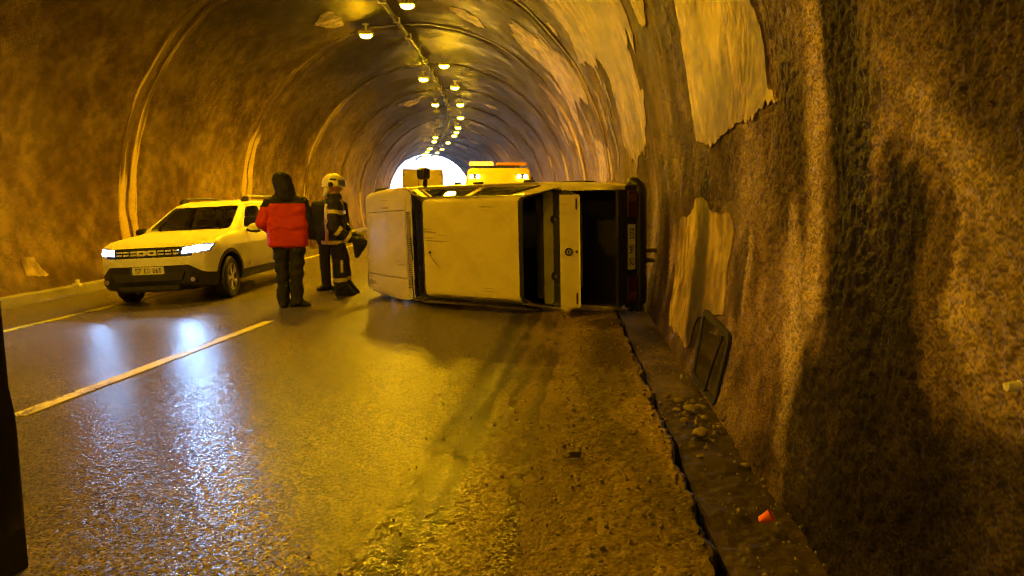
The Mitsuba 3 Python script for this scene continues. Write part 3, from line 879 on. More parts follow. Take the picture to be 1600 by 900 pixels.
for nm, gsol in glass:
    part(suv, nm, gsol, 'clear_glass', MS, smooth=28)
    if nm == 'windshield':
        part(suv, 'dashboard', ext_xz([(-.66, .8), (-.68, 1.05), (-1.05, 1.06), (-1.10, .98), (-1.10, .8)], -.70, .70), 'dark_interior', MS, smooth=False)
for y in (-.37, .37):
    seat = union([hull(box(-1.75, -1.25, y - .24, y + .24, .60, .72, .04)), hull(box(-1.9, -1.70, y - .23, y + .23, .68, .85, .05), box(-2.02, -1.86, y - .21, y + .21, 1.15, 1.25, .04)), box(-2.05, -1.94, y - .13, y + .13, 1.28, 1.42, .04)])
    part(suv, 'seat', seat, 'seat_cloth', MS, smooth=30)
sw = m3.CrossSection.circle(.016, 10).translate([.18, 0]).revolve(28).transform(np.array([[0, .38, .92, -1.22], [1, 0, 0, .37], [0, .92, -.38, 1.02]]))
part(suv, 'steering_wheel', sw, 'black_plastic', MS)
part(suv, 'interior_mirror', box(-1.25, -1.22, -.12, .12, 1.36, 1.42, .012), 'black_plastic', MS)
part(suv, 'rear_bench', union([box(-2.65, -2.25, -.64, .64, .6, .75, .05), box(-2.85, -2.65, -.64, .64, .7, 1.25, .05)]), 'seat_cloth', MS)
# grille with bars and the emblem
gr = part(suv, 'grille', B0.scale([.992, 1, 1]) ^ G_cut ^ box(.60, .80, -.66, .66, .7, .95), 'black_plastic', MS, smooth=20, label='black grille with two rows of pale dashes and a linked centre emblem')


def face_x(y):
    yy = abs(y)
    return float(np.interp(yy, [0, .35, .60, .70], [.822, .812, .775, .73]))


def bar(y0, y1, z0, z1):
    ym = (y0 + y1) / 2
    return hull(box(face_x(y0) - .03, face_x(y0) - .004, y0, y0 + .004, z0, z1), box(face_x(y1) - .03, face_x(y1) - .004, y1 - .004, y1, z0, z1))


for y0, y1 in ((.17, .25), (.285, .365), (.40, .47)):
    for z in (.793, .838):
        for sgn in (1, -1):
            a, b = (y0, y1) if sgn > 0 else (-y1, -y0)
            part(gr, 'dash', bar(a, b, z - .011, z + .011), 'plate_white', MS, smooth=False)
em = []
for sgn in (1, -1):
    q = lambda y, z: box(.795, .822, sgn * y - .012, sgn * y + .012, z - .012, z + .012)
    em += [hull(q(.13, .842), q(.045, .842)), hull(q(.13, .788), q(.045, .788)), hull(q(.045, .842), q(.005, .815)), hull(q(.045, .788), q(.005, .815)), hull(q(.13, .842), q(.13, .826)), hull(q(.13, .788), q(.13, .804))]
part(gr, 'emblem', union(em), 'plate_white', MS, smooth=False)
# headlights
for i, sgn in enumerate((1, -1)):
    k = part(suv, 'headlight', lamp_solid[i].scale([.985, 1, 1]) ^ box(.3, .9, -1, 1, .7, 1.0), 'black_plastic', MS, smooth=28, label='headlight glowing bluish white')
    lens = (B0 ^ ext_yz(np.array([(y, z) for y, z in inset(hl[i], .012)]), .40, 1.2))
    lens = lens - B0.translate([-.02, -sgn * .006, 0])
    face = box(.3, 1, -.755, .755, .7, 1.0)
    part(k, 'lens', lens ^ face, 'lamp_glass', MS, smooth=28, emit=np.array([.40, .72, 1.25]) * HEAD_L * (1.0 if sgn > 0 else .6), weight=1.0)
    part(k, 'lens_wrap', lens - face, 'lamp_glass', MS, smooth=28, emit=np.array([.40, .72, 1.25]) * .65, weight=.3)
    p0 = (MS @ np.array([.97, sgn * .66, .84, 1]))[:3]
    tgt = (MS @ np.array([7.5, sgn * .66 + .1, -.05, 1]))[:3]
    scene[f'headlight_beam{"_001" if i else ""}'] = {'type': 'spot', 'intensity': {'type': 'rgb', 'value': [c_ * SPOT_I * (1.0 if sgn > 0 else .6) for c_ in (.38, .70, 1.3)]}, 'cutoff_angle': 37.0, 'beam_width': 27.0,
                                                   'to_world': T().look_at(origin=p0.tolist(), target=tgt.tolist(), up=[0, 0, 1])}
    fog = part(suv, 'fog_lamp', cyl([.72, sgn * .66, .40], [.80, sgn * .66, .40], .05, n=24), 'dark_trim', MS)
    part(fog, 'fog_lens', cyl([.80, sgn * .66, .40], [.806, sgn * .66, .40], .032, n=20), 'chrome', MS)
# lower grille, skid plate and number plate
part(suv, 'air_intake', ext_yz([(-.50, .40), (-.56, .52), (.56, .52), (.50, .40)], .60, .838), 'dark_trim', MS, smooth=False)
part(suv, 'skid_plate', hull(box(.55, .82, -.42, .42, .235, .26), box(.78, .842, -.46, .46, .27, .33)), 'dark_trim', MS, smooth=30)
pl_ = part(suv, 'number_plate', box(.842, .850, -.26, .26, .50, .612, .002), 'plate_white', MS, smooth=False, label='white number plate')


def lettering(text, h, depth=.002):
    t = meshkit.text_mesh(text, h, depth, bold=True)
    lo, hi = t.bounds
    t.apply_translation([-(lo[0] + hi[0]) / 2, -(lo[1] + hi[1]) / 2, 0])
    return t


def write(parent, words_, h, M):
    for text, x, wide in words_:
        for i, ch in enumerate(text):
            t = lettering(ch, h)
            cell = wide / len(text)
            t.apply_scale([min(1.0, .82 * cell / t.extents[0]), 1, 1])
            t.apply_translation([x + (i - (len(text) - 1) / 2) * cell, 0, 0])
            part(parent, 'character', t, 'plate_ink', M, smooth=False)


ML = MS @ frame([.8505, .02, .556], [0, 1, 0], [0, 0, 1], [1, 0, 0])
write(pl_, (('57', -.155, .10), ('ED', -.015, .10), ('065', .135, .14)), .068, ML)
part(pl_, 'blue_band', box(.85, .8515, -.258, -.222, .502, .610), 'plate_blue', MS, smooth=False)
# mirrors, roof rails, wipers, wheels
for sgn in (1, -1):
    k = part(suv, 'door_mirror', taubin(hull(ball([-.80, sgn * .98, 1.085], (.07, .11, .075)), ball([-.78, sgn * 1.03, 1.09], (.05, .06, .065))) , .02, 4), 'white_paint' if sgn > 0 else 'black_plastic', MS, smooth=True)
    part(k, 'mirror_base', hull(ball([-.80, sgn * .86, 1.05], .03, 10), ball([-.79, sgn * 1.0, 1.025], (.06, .09, .028), 12)), 'black_plastic', MS)
    rr = [(-1.38, 1.575), (-1.50, 1.625), (-1.7, 1.645), (-2.7, 1.635), (-2.88, 1.60), (-2.95, 1.56)]
    part(suv, 'roof_rail', tube(np.array([(x, sgn * .56, z) for x, z in rr]), .018), 'chrome' if sgn > 0 else 'black_plastic', MS, smooth=True)
    part(suv, 'rail_foot', hull(box(-1.58, -1.36, sgn * .56 - .025, sgn * .56 + .025, 1.55, 1.58), box(-1.56, -1.46, sgn * .56 - .02, sgn * .56 + .02, 1.58, 1.635)), 'black_plastic', MS, smooth=30)
for y0 in (-.05, .45):
    part(suv, 'wiper', tube(np.array([(-.47, y0 + .1, 1.095), (-.56, y0 - .1, 1.15), (-.58, y0 - .45, 1.165)]), .009, 8), 'black_plastic', MS)
part(suv, 'aerial', cyl([-2.75, 0, 1.56], [-2.95, 0, 1.66], .012, .005, 10), 'black_plastic', MS)
for sgn in (1, -1):
    part(suv, 'tail_light', hull(box(-3.47, -3.40, sgn * .74 - .06, sgn * .74 + .06, .92, 1.04, .015)), 'red_lens', MS)
for x in (0, -2.67):
    for sgn in (1, -1):
        st = math.radians(7) if x == 0 else 0.0
        Rz = frame([x, sgn * .79, .338], [math.cos(st), math.sin(st), 0], [-math.sin(st), math.cos(st), 0], [0, 0, 1])
        if sgn < 0:
            Rz = Rz @ np.diag([-1.0, -1, 1, 1])
        wheel(suv, MS @ Rz, .338, .215, .225, 5, True)
part(suv, 'underbody', box(-3.2, .55, -.55, .55, .22, .42), 'dark_trim', MS, smooth=False)

# ------------------------------------------------------------------ cream saloon lying on its left side, roof towards the camera
car = thing('overturned_car', 'cream saloon car on its side, roof facing the camera and boot open', 'car')
ph_ = math.radians(26.4)
n_up = np.array([-KB, 0, 1.0])
n_up /= np.linalg.norm(n_up)
n_up = np.array([-KB * .45, 0, 1.0]) / math.hypot(1, KB * .45)
c_l = -n_up
c_f = np.array([-math.cos(ph_), math.sin(ph_), 0])
c_f = c_f - n_up * (c_f @ n_up)
c_f /= np.linalg.norm(c_f)
c_u = np.cross(c_f, c_l)
c0 = np.array([-1.09, 9.52, gxy(-1.09, 9.52) + .755])
MC = frame(c0, c_f, c_l, c_u)
low = [(2.00, .30), (1.85, .20), (-1.90, .22), (-2.06, .30), (-2.11, .48), (-2.06, .64), (-2.0, .88), (-1.94, .925), (-1.42, .985), (.98, .925), (1.40, .865), (1.80, .765), (1.93, .70), (2.01, .60)]
cplan = [(-2.10, -.64), (-2.0, -.71), (-1.6, -.755), (-.8, -.78), (.7, -.78), (1.3, -.76), (1.8, -.715), (1.96, -.66), (2.01, -.4)]
cplan = cplan + [(x, -y) for x, y in cplan[::-1]]
cfront = [(-.70, .18), (-.75, .30), (-.78, .50), (-.78, .72), (-.755, .93), (-.73, 1.02), (.73, 1.02), (.755, .93), (.78, .72), (.78, .50), (.75, .30), (.70, .18)]
Lw = soft(ext_xz(low, -1, 1) ^ ext_xy(cplan, 0, 2) ^ ext_yz(cfront, -4, 3), .06, 3)
gprof = [(.95, .88), (.875, .925), (.32, 1.375), (.10, 1.405), (-.45, 1.415), (-.95, 1.395), (-1.12, 1.365), (-1.42, .985), (-1.46, .88)]
gfront = [(-.75, .86), (-.735, .95), (-.615, 1.33), (-.565, 1.40), (-.45, 1.42), (.45, 1.42), (.565, 1.40), (.615, 1.33), (.735, .95), (.75, .86)]
Gh = soft(ext_xz(gprof, -1, 1) ^ ext_yz(gfront, -4, 3), .05, 2)
B = Lw + Gh
B0c = B
ccab = [(.78, .40), (.80, .90), (.28, 1.315), (.05, 1.345), (-.9, 1.335), (-1.06, 1.31), (-1.33, .98), (-1.33, .40)]
ccf = [(-.70, .35), (-.70, .95), (-.555, 1.31), (-.46, 1.345), (.46, 1.345), (.555, 1.31), (.70, .95), (.70, .35)]
C = ext_xz(ccab, -1, 1) ^ ext_yz(ccf, -4, 3)
C_in = ext_xz(inset(ccab, .015), -1, 1) ^ ext_yz(inset(ccf, .015), -4, 3)
boot_c = ext_xz([(-1.40, .40), (-1.40, 1.1), (-2.085, 1.1), (-2.085, .40)], -.655, .655)
boot_in = ext_xz([(-1.39, .415), (-1.39, 1.1), (-2.055, 1.1), (-2.055, .415)], -.64, .64)
for x in (1.25, -1.22):
    B = B - cyl([x, -1.2, .30], [x, -.52, .30], .34, n=40) - cyl([x, .52, .30], [x, 1.2, .30], .34, n=40)
w_sh = ext_yz(rounded([(-.70, .955), (-.565, 1.345), (.565, 1.345), (.70, .955)], .05), .30, 1.2)
w_re = ext_yz(rounded([(-.69, .985), (-.575, 1.36), (.575, 1.36), (.69, .985)], .05), -1.6, -1.06)
fwin = rounded([(.62, .97), (.18, 1.32), (-.28, 1.335), (-.28, .97)], .03)
rwin = rounded([(-.36, .97), (-.36, 1.335), (-.86, 1.32), (-1.16, .99)], .03)
sides = []
for s_ in (1, -1):
    for nm, pl in (('front_door_glass', fwin), ('rear_door_glass', rwin)):
        sides.append((nm, ext_xz(pl, .4, 1.0) if s_ > 0 else ext_xz(pl, -1.0, -.4)))
cwins = [('windshield', w_sh)] + sides
glass = [(nm, (B ^ w) - C) for nm, w in cwins]
rubber = (B ^ ext_yz(rounded([(-.71, .968), (-.592, 1.375), (.592, 1.375), (.71, .968)], .06), -1.6, -1.06)) - C - w_re
liner = C - C_in
for nm, w in cwins:
    B = B - w
    liner = liner - w
B = B - w_re - rubber
liner = liner - w_re
seal_w = (B0c ^ ext_yz(rounded([(-.735, .935), (-.60, 1.375), (.60, 1.375), (.735, .935)], .06), .25, 1.2)) - C - w_sh
B = B - seal_w - C - boot_c
fd = [(.74, .30), (.74, .93), (.24, 1.345), (-.315, 1.355), (-.315, .30)]
rd = [(-.325, .30), (-.325, 1.355), (-.90, 1.34), (-1.14, 1.03), (-1.0, .75), (-.88, .5), (-.86, .30)]
cuts = []
for s_ in (1, -1):
    for nm, pl in (('front_door', fd), ('rear_door', rd)):
        mk = (lambda q: ext_xz(q, .50, 1.2)) if s_ > 0 else (lambda q: ext_xz(q, -1.2, -.50))
        cuts.append((nm + ('a' if s_ > 0 else 'b'), mk(pl), mk(inset(pl, .006))))
hp = [(1.90, -.43), (1.90, .43), (.985, .47), (.985, -.47)]
cuts.append(('hood', ext_xy(hp, .60, 1.2), ext_xy(inset(hp, .009), .60, 1.2)))
cp = [(.98, -.66), (.98, .66), (.878, .66), (.878, -.66)]
cuts.append(('cowl', ext_xy(cp, .90, .96), ext_xy(inset(cp, .004), .90, .96)))
B, panels = split_body(B, cuts, None)
for _n in ('body',):
    part(car, 'body', B, 'cream_paint', MC, smooth=26)
part(car, 'hood', panels['hood'], 'cream_paint', MC, smooth=26)
part(car, 'hood_gap_seal', ext_xy([(1.91, -.45), (1.91, .45), (.975, .49), (.975, -.49)], .55, .66), 'black_rubber', MC, smooth=False)
cowl = part(car, 'cowl', panels['cowl'], 'cream_paint', MC, smooth=26)
vent = []
for y in np.arange(-.44, .58, .026):
    for x in (.895, .915, .935, .952):
        vent.append(box(x, x + .008, y, y + .011, .925, .9415))
part(cowl, 'vent_slots', union(vent), 'black_rubber', MC, smooth=False)
for nm in ('front_door', 'rear_door'):
    for sd, s_ in (('a', 1), ('b', -1)):
        k = part(car, nm, panels[nm + sd], 'cream_paint', MC, smooth=26)
        x = -.20 if nm == 'front_door' else -.95
        part(k, 'handle', hull(ball([x, s_ * .787, .80], .014, 10), ball([x + .13, s_ * .787, .80], .014, 10)), 'dark_trim', MC)
        pts = [(.70, .955), (.22, 1.335), (-.30, 1.345)] if nm == 'front_door' else [(-.33, 1.345), (-.88, 1.33), (-1.15, 1.0)]
        hw = lambda z: float(np.interp(z, [.86, .95, 1.33, 1.40], [.75, .737, .617, .57]))
        part(k, 'window_trim', tube(np.array([(x_, s_ * (hw(z_) + .004), z_) for x_, z_ in pts]), .011, 8), 'black_rubber', MC, smooth=True)
        xa, xb = (.72, -.31) if nm == 'front_door' else (-.33, -1.1)
        part(k, 'belt_trim', box(xb, xa, s_ * .748 - .012, s_ * .748 + .012, .945, .962), 'chrome', MC, smooth=False)
part(car, 'cabin_lining', liner, 'dark_interior', MC, smooth=False)
for nm, gsol in glass:
    part(car, nm, gsol, 'dark_glass' if nm == 'windshield' else 'clear_glass', MC, smooth=26)
part(car, 'windshield_seal', seal_w, 'black_rubber', MC, smooth=26)
part(car, 'rear_window_frame', rubber, 'black_rubber', MC, smooth=26, label='black rubber frame of the missing rear window')
shelf = part(car, 'parcel_shelf', box(-1.43, -1.17, -.68, .68, .945, .972), 'olive_board', MC, smooth=False, label='olive parcel shelf with two loudspeakers, seen through the empty rear window')
for y in (-.33, .33):
    k = part(shelf, 'loudspeaker', m3.Manifold.cylinder(.02, .062, .055, 28).translate([-1.33, y, .972]) - m3.Manifold.cylinder(.03, .036, .05, 24).translate([-1.33, y, .977]), 'black_plastic', MC)
    part(k, 'speaker_cone', ball([-1.33, y, .974], (.026, .026, .014), 14), 'lamp_metal', MC)
for y in (-.34, .34):
    part(car, 'front_seat', union([box(-.05, .45, y - .23, y + .23, .48, .62, .04), hull(box(-.15, .02, y - .23, y + .23, .58, .7, .04), box(-.30, -.18, y - .20, y + .20, 1.05, 1.12, .03)), box(-.32, -.24, y - .12, y + .12, 1.12, 1.25, .03)]), 'seat_cloth', MC)
part(car, 'rear_seat', union([box(-.95, -.45, -.62, .62, .48, .62, .04), hull(box(-1.05, -.90, -.64, .64, .55, .65, .04), box(-1.16, -1.05, -.62, .62, .90, .96, .02))]), 'seat_cloth', MC)
part(car, 'seat_belt', hull(box(-.98, -.97, -.10, .26, 1.30, 1.305), box(-1.0, -.99, -.12, .30, 1.31, 1.315)), 'lamp_metal', MC, smooth=False)
# boot, lid, rear panel, bumper
part(car, 'boot_lining', (boot_c ^ box(-3, 0, -1, 1, 0, .90)) - boot_in, 'dark_interior', MC, smooth=False)
al = math.radians(64.5)
H = np.array([-1.425, .985])
pd, ld = np.array([-math.cos(al), math.sin(al)]), np.array([-math.sin(al), -math.cos(al)])
tip = H + .54 * pd
lipe = tip + .205 * ld
lid_prof = [H, tip, lipe, lipe - .02 * pd, tip - .02 * pd + .02 * ld, H + .02 * ld]
lid_m = ext_xz(lid_prof, -.61, .61)

lid = part(car, 'boot_lid', lid_m, 'cream_paint', MC, smooth=40, label='open boot lid seen edge on, with a round badge and a lock')
inner = ext_xz([H + .03 * pd + .021 * ld, tip - .03 * pd + .021 * ld, tip - .03 * pd + .045 * ld, H + .03 * pd + .045 * ld], -.57, .57)
part(lid, 'lid_lining', inner, 'dark_interior', MC, smooth=False)
lip_o = tip + .5 * .205 * ld
FL = MC @ frame([lip_o[0] + .002 * pd[0], 0, lip_o[1] + .002 * pd[1]], [0, 1, 0], [-ld[0], 0, -ld[1]], [pd[0], 0, pd[1]])
if np.linalg.det(FL[:3, :3]) < 0:
    FL = MC @ frame([lip_o[0] + .002 * pd[0], 0, lip_o[1] + .002 * pd[1]], [0, -1, 0], [-ld[0], 0, -ld[1]], [pd[0], 0, pd[1]])
ringb = m3.CrossSection.circle(.044, 28) - m3.CrossSection.circle(.026, 28)
part(lid, 'badge', (ringb + (m3.CrossSection.square([.03, .018], True))).extrude(.010).translate([0, .008, 0]), 'dark_trim', FL, smooth=30)
part(lid, 'lock', m3.Manifold.cylinder(.008, .014, .014, 16).translate([0, -.075, 0]), 'red_lens', FL)
part(lid, 'badge_strip', box(-.57, -.45, -.085, -.068, 0, .005), 'red_lens', FL, smooth=False)
part(lid, 'badge_strip', box(.45, .57, -.085, -.068, 0, .005), 'dark_trim', FL, smooth=False)
part(lid, 'lip_edge', ext_xz([lipe, lipe + .012 * ld + .008 * pd, lipe + .012 * ld - .015 * pd, lipe - .02 * pd], -.60, .60), 'plate_white', MC, smooth=False)
for y in (-.5, .5):
    part(lid, 'hinge_arm', tube(np.array([(-1.46, y, .84), (-1.44, y, .94), tuple([H[0] + .15 * pd[0] + .03 * ld[0], y, H[1] + .15 * pd[1] + .03 * ld[1]])]), .012, 8), 'dark_trim', MC)
sill = part(car, 'boot_sill', ext_xz([(-2.01, .632), (-2.06, .657), (-2.07, .637), (-2.02, .602)], -.63, .63), 'plate_white', MC, smooth=False, label='pale boot sill strip')
part(sill, 'latch', box(-2.06, -2.0, -.05, .05, .61, .68, .008), 'black_plastic', MC)
slant = [(-2.065, .650), (-2.135, .505), (-2.12, .46), (-2.03, .60)]
panel = part(car, 'rear_panel', ext_xz(slant, -.70, .70), 'black_plastic', MC, smooth=False)
sd_ = np.array([-.07, -.145])
sd_ /= np.linalg.norm(sd_)
nn = np.array([sd_[1], -sd_[0]])          # outward normal (backwards and up)
pc_ = np.array([-2.10, .5775]) + .004 * nn
FP = MC @ frame([pc_[0], 0, pc_[1]], [0, -1, 0], [-sd_[0], 0, -sd_[1]], [nn[0], 0, nn[1]])
plate = part(car, 'number_plate', box(-.26, .26, -.055, .055, 0, .008, .002), 'plate_white', FP, smooth=False, label='white number plate turned on its side')
write(plate, (('20', -.175, .10), ('HS', -.02, .10), ('102', .15, .14)), .07, FP @ frame([0, 0, .0085], [1, 0, 0], [0, 1, 0], [0, 0, 1]))
for s_ in (1, -1):
    k = part(car, 'tail_light', box(-.155, .155, -.075, .075, 0, .03, .012), 'red_lens', FP @ frame([s_ * -.49, 0, 0], [1, 0, 0], [0, 1, 0], [0, 0, 1]), smooth=False)
    part(k, 'indicator', box(s_ * -.07 - .04, s_ * -.07 + .04, -.06, .06, .025, .034, .006), 'dark_amber', FP @ frame([s_ * -.49, 0, 0], [1, 0, 0], [0, 1, 0], [0, 0, 1]), smooth=False)
bump_ = hull(box(-2.165, -2.06, -.70, .70, .30, .49, .03), box(-2.10, -1.95, -.785, .785, .31, .48, .03))
part(car, 'rear_bumper', soft(bump_, .06, 2), 'black_plastic', MC, smooth=40)
part(car, 'broken_bumper_end', hull(box(-2.16, -2.10, .72, .84, .34, .40), box(-2.06, -2.0, .52, .58, .56, .60)), 'dark_trim', MC, smooth=30)
part(car, 'front_bumper', hull(box(1.96, 2.10, -.68, .68, .32, .48, .03), box(1.80, 1.95, -.79, .79, .33, .47, .03)), 'black_plastic', MC, smooth=40)
for s_ in (1, -1):
    part(car, 'headlight', box(1.90, 2.03, s_ * .52 - .13, s_ * .52 + .13, .50, .64, .02), 'lamp_metal', MC)
part(car, 'exhaust', tube(np.array([(-1.2, .1, .2), (-1.7, .08, .2), (-2.05, .07, .23), (-2.34, .06, .24)]), .024, 12), 'rust_brown', MC)
part(car, 'tow_eye', hull(ball([-2.12, .18, .26], .03, 10), ball([-2.24, .18, .25], .022, 10)), 'dirty_steel', MC)
part(car, 'floor_pan', box(-1.9, 1.85, -.70, .70, .17, .24), 'dirty_steel', MC, smooth=False)
part(car, 'fuel_tank', box(-1.75, -1.4, -.4, .3, .08, .2, .04), 'dirty_steel', MC)
for x in (1.25, -1.22):
    part(car, 'axle', cyl([x, -.6, .28], [x, .6, .28], .03, n=12), 'dirty_steel', MC)
    for s_ in (1, -1):
        Mw = frame([x, s_ * .70, .28], [1, 0, 0], [0, 1, 0], [0, 0, 1])
        wheel(car, MC @ (Mw if s_ > 0 else Mw @ np.diag([-1.0, -1, 1, 1])), .28, .165, .17, 6, False, 'lamp_metal')
# roof furniture, mirror, wipers
for s_ in (1, -1):
    part(car, 'drip_rail', tube(np.array([(.93, s_ * .752, .965), (.60, s_ * .665, 1.20), (.30, s_ * .618, 1.345), (-.4, s_ * .612, 1.36), (-.95, s_ * .615, 1.345), (-1.13, s_ * .63, 1.32)]), .010, 8), 'chrome' if s_ < 0 else 'dark_trim', MC)
ae = part(car, 'aerial_base', m3.Manifold.cylinder(.03, .016, .008, 14).translate([.20, .05, 1.398]), 'black_plastic', MC)
part(ae, 'aerial', tube(np.array([(.20, .05, 1.42), (.13, .12, 1.45), (.02, .22, 1.452)]), .003, 6), 'black_plastic', MC)
for y, d in ((-.1, .35), (.42, .40)):
    k = part(car, 'wiper', tube(np.array([(.90, y, .945), (.86, y + .04, .985), (.83, y + .30 * d / .35, .997)]), .008, 8), 'black_plastic', MC)
dm = part(car, 'door_mirror', soft(hull(box(.52, .64, -.99, -.84, .93, 1.07, .03), box(.50, .54, -.98, -.85, .94, 1.06, .01)), .03, 1), 'black_plastic', MC, smooth=40, label='black door mirror sticking up from the upper side')
part(dm, 'mirror_foot', hull(ball([.60, -.78, .96], .03, 10), ball([.58, -.88, .97], .025, 10)), 'black_plastic', MC)

# glass and trim broken off under the car
def shard(key, label, cat, pts, h, mat, x, y, rz, tilt=0.0):
    k = thing(key, label, cat)
    m = ext_xy(np.array(pts, float), 0, h)
    a, b = math.cos(rz), math.sin(rz)
    M = frame([x, y, gxy(x, y) + .002], [a * math.cos(tilt), b * math.cos(tilt), math.sin(tilt)], [-b, a, 0], [-a * math.sin(tilt), -b * math.sin(tilt), math.cos(tilt)])
    part(None, k, m, mat, M, smooth=False)
    return k


shard('debris_piece', 'pale jagged strip of broken trim on the road under the car, nearest the windshield', 'debris', [(-.10, -.02), (.09, -.035), (.11, .015), (-.02, .03)], .02, 'white_scrap', -1.97, 9.16, .5, .3)
shard('debris_piece', 'yellowish broken lens shard under the car, right of the pale trim strip', 'debris', [(-.08, -.03), (.06, -.04), (.10, .02), (-.03, .04)], .03, 'amber_lens', -1.72, 9.02, .4, .4)
shard('debris_piece', 'small reddish scrap lying in front of the overturned roof', 'debris', [(-.035, -.03), (.03, -.03), (.035, .02), (-.02, .03)], .035, 'red_lens', -1.54, 8.40, .2, .1)
shard('debris_piece', 'white shard on wet asphalt under the front corner of the overturned car', 'debris', [(-.06, -.04), (.05, -.05), (.06, .03), (-.03, .05)], .05, 'white_scrap', -2.62, 9.66, .1, .5)
shard('debris_piece', 'white scrap on the ground behind the overturned rear bumper by the wall', 'debris', [(-.05, -.03), (.05, -.03), (.04, .04), (-.04, .03)], .05, 'white_scrap', .66, 8.2, .3, .2)

# ------------------------------------------------------------------ people
def crease(m, amp, f, seed):
    """Cloth folds: the surface pushed in and out along its normals."""
    v = np.asarray(m.vertices)
    w = meshkit.fbm(v * np.asarray(f), 3, seed) - .5
    w = np.sign(w) * np.abs(w) ** .8
    return trimesh.Trimesh(v + np.asarray(m.vertex_normals) * (amp * w)[:, None], m.faces, process=False)


def body(bones, L=.03, it=8):
    """One continuous surface from tapered bones (a, ra, b, rb)."""
    ms = [hull(ball(a, ra, 16), ball(b, rb, 16)) for a, ra, b, rb in bones]
    return taubin(union(ms), L, it)


def head_mesh(c, yaw, s=1.0):
    """A head facing local +x turned by yaw; its face has brow, nose, lips, chin and ears."""
    ms = [ball([-.012, 0, .03], (.098, .075, .105), 24), hull(ball([.03, 0, -.045], (.05, .052, .06), 16), ball([.015, 0, .02], (.075, .066, .06), 16)),
          hull(ball([.062, 0, -.095], .022, 10), ball([.0, .045, -.06], .02, 10), ball([.0, -.045, -.06], .02, 10)),
          hull(ball([.088, 0, .018], .008, 8), ball([.112, 0, -.018], .013, 10), ball([.092, .012, -.022], .010, 8), ball([.092, -.012, -.022], .010, 8)),
          hull(ball([.082, .022, -.052], .008, 8), ball([.082, -.022, -.052], .008, 8), ball([.09, 0, -.05], .008, 8)),
          hull(ball([.078, .036, .032], .012, 8), ball([.078, -.036, .032], .012, 8)),
          hull(cyl([-.02, 0, -.16], [-.02, 0, -.02], .052, n=18))]
    ms += [ball([-.008, e * .078, -.008], (.022, .010, .032), 12) for e in (1, -1)]
    m = taubin(union(ms), .014, 5)
    a, b = math.cos(yaw), math.sin(yaw)
    v = np.asarray(m.vertices) * s @ np.array([[a, b, 0], [-b, a, 0], [0, 0, 1]]) + np.asarray(c)
    eyes = []
    for e in (1, -1):
        q = np.array([.079, e * .031, .008]) * s
        eyes.append(np.array([q[0] * a - q[1] * b, q[0] * b + q[1] * a, q[2]]) + np.asarray(c))
    return trimesh.Trimesh(v, m.faces, process=False), eyes


def hand_mesh(w, d, side, bend=.5):
    """Hand at wrist w pointing along d: palm, four bent fingers, a thumb that leaves the side of the palm."""
    d = np.asarray(d, float) / np.linalg.norm(d)
    sd = np.cross(d, side)
    sd /= np.linalg.norm(sd)
    nr = np.cross(sd, d)
    w = np.asarray(w, float)
    ms = [hull(ball(w, .026, 12), ball(w + d * .085 + sd * .032, .014, 10), ball(w + d * .088 - sd * .032, .013, 10))]
    for i, (o, l) in enumerate(((.033, .072), (.011, .082), (-.011, .076), (-.032, .06))):
        p = w + d * .085 + sd * o
        for k in range(3):
            an = bend * (k + .4)
            q = p + (d * math.cos(an) + nr * math.sin(an)) * l * (.45, .32, .23)[k]
            ms.append(hull(ball(p, .0095 - .0008 * k, 8), ball(q, .0088 - .0008 * k, 8)))
            p = q
    p = w + d * .025 + sd * .022
    for k, l in enumerate((.045, .035, .028)):
        q = p + (d * (.72 + .12 * k) + sd * (.62 - .3 * k) + nr * .25) * l
        ms.append(hull(ball(p, .012 - .001 * k, 8), ball(q, .0105 - .001 * k, 8)))
        p = q
    return union(ms)


def stand(x, y, dx=0.0, dy=0.0):
    """A frame at a figure's feet: x across the line of sight, y away, z up."""
    v = np.array([x, y]) / math.hypot(x, y)
    return frame([x, y, gxy(x, y)], [v[1], -v[0], 0], [v[0], v[1], 0], [0, 0, 1])


V = lambda *a: np.array(a, float)

# -- man in the red and black jacket, back to the camera
man = thing('person', 'person seen from behind in a red and black hooded jacket and dark trousers', 'person')
MA = stand(-4.04, 9.13)
hm, eyes = head_mesh((-.035, .01, 1.69), math.radians(75), 1.05)
ms = [hull(ball((-.13, .0, .95), .11), ball((.11, 0, .95), .11), ball((0, 0, 1.15), (.17, .11, .1))), hull(ball((0, 0, 1.15), (.17, .11, .1)), ball((-.14, 0, 1.42), .09), ball((.14, 0, 1.42), .09)), hull(ball((-.02, .01, 1.45), .07), ball((-.03, .01, 1.58), .055))]
leg_b = [((-.10, 0, .93), .085, (-.10, .02, .52), .062), ((-.10, .02, .52), .06, (-.09, .0, .10), .042), ((.10, 0, .93), .085, (.09, -.02, .52), .062), ((.09, -.02, .52), .06, (.075, -.06, .10), .042)]
arm_b = [((-.21, 0, 1.44), .06, (-.32, -.02, 1.17), .045), ((-.32, -.02, 1.17), .042, (-.20, .16, 1.03), .03), ((.19, 0, 1.44), .06, (.265, .0, 1.16), .045), ((.265, 0, 1.16), .042, (.315, .04, .95), .03)]
bm = taubin(union(ms + [hull(ball(a, ra, 14), ball(b, rb, 14)) for a, ra, b, rb in leg_b + arm_b]), .035, 6)
part(man, 'figure', joined([bm, hm, hand_mesh(V(.315, .04, .945), V(.05, .02, -1), V(0, 1, 0)), hand_mesh(V(-.2, .16, 1.03), V(.9, .4, -.2), V(0, 0, 1))]), 'skin', MA, smooth=True)
for e in eyes:
    part(man, 'eye', ball(e, .011, 12), 'plate_white', MA)
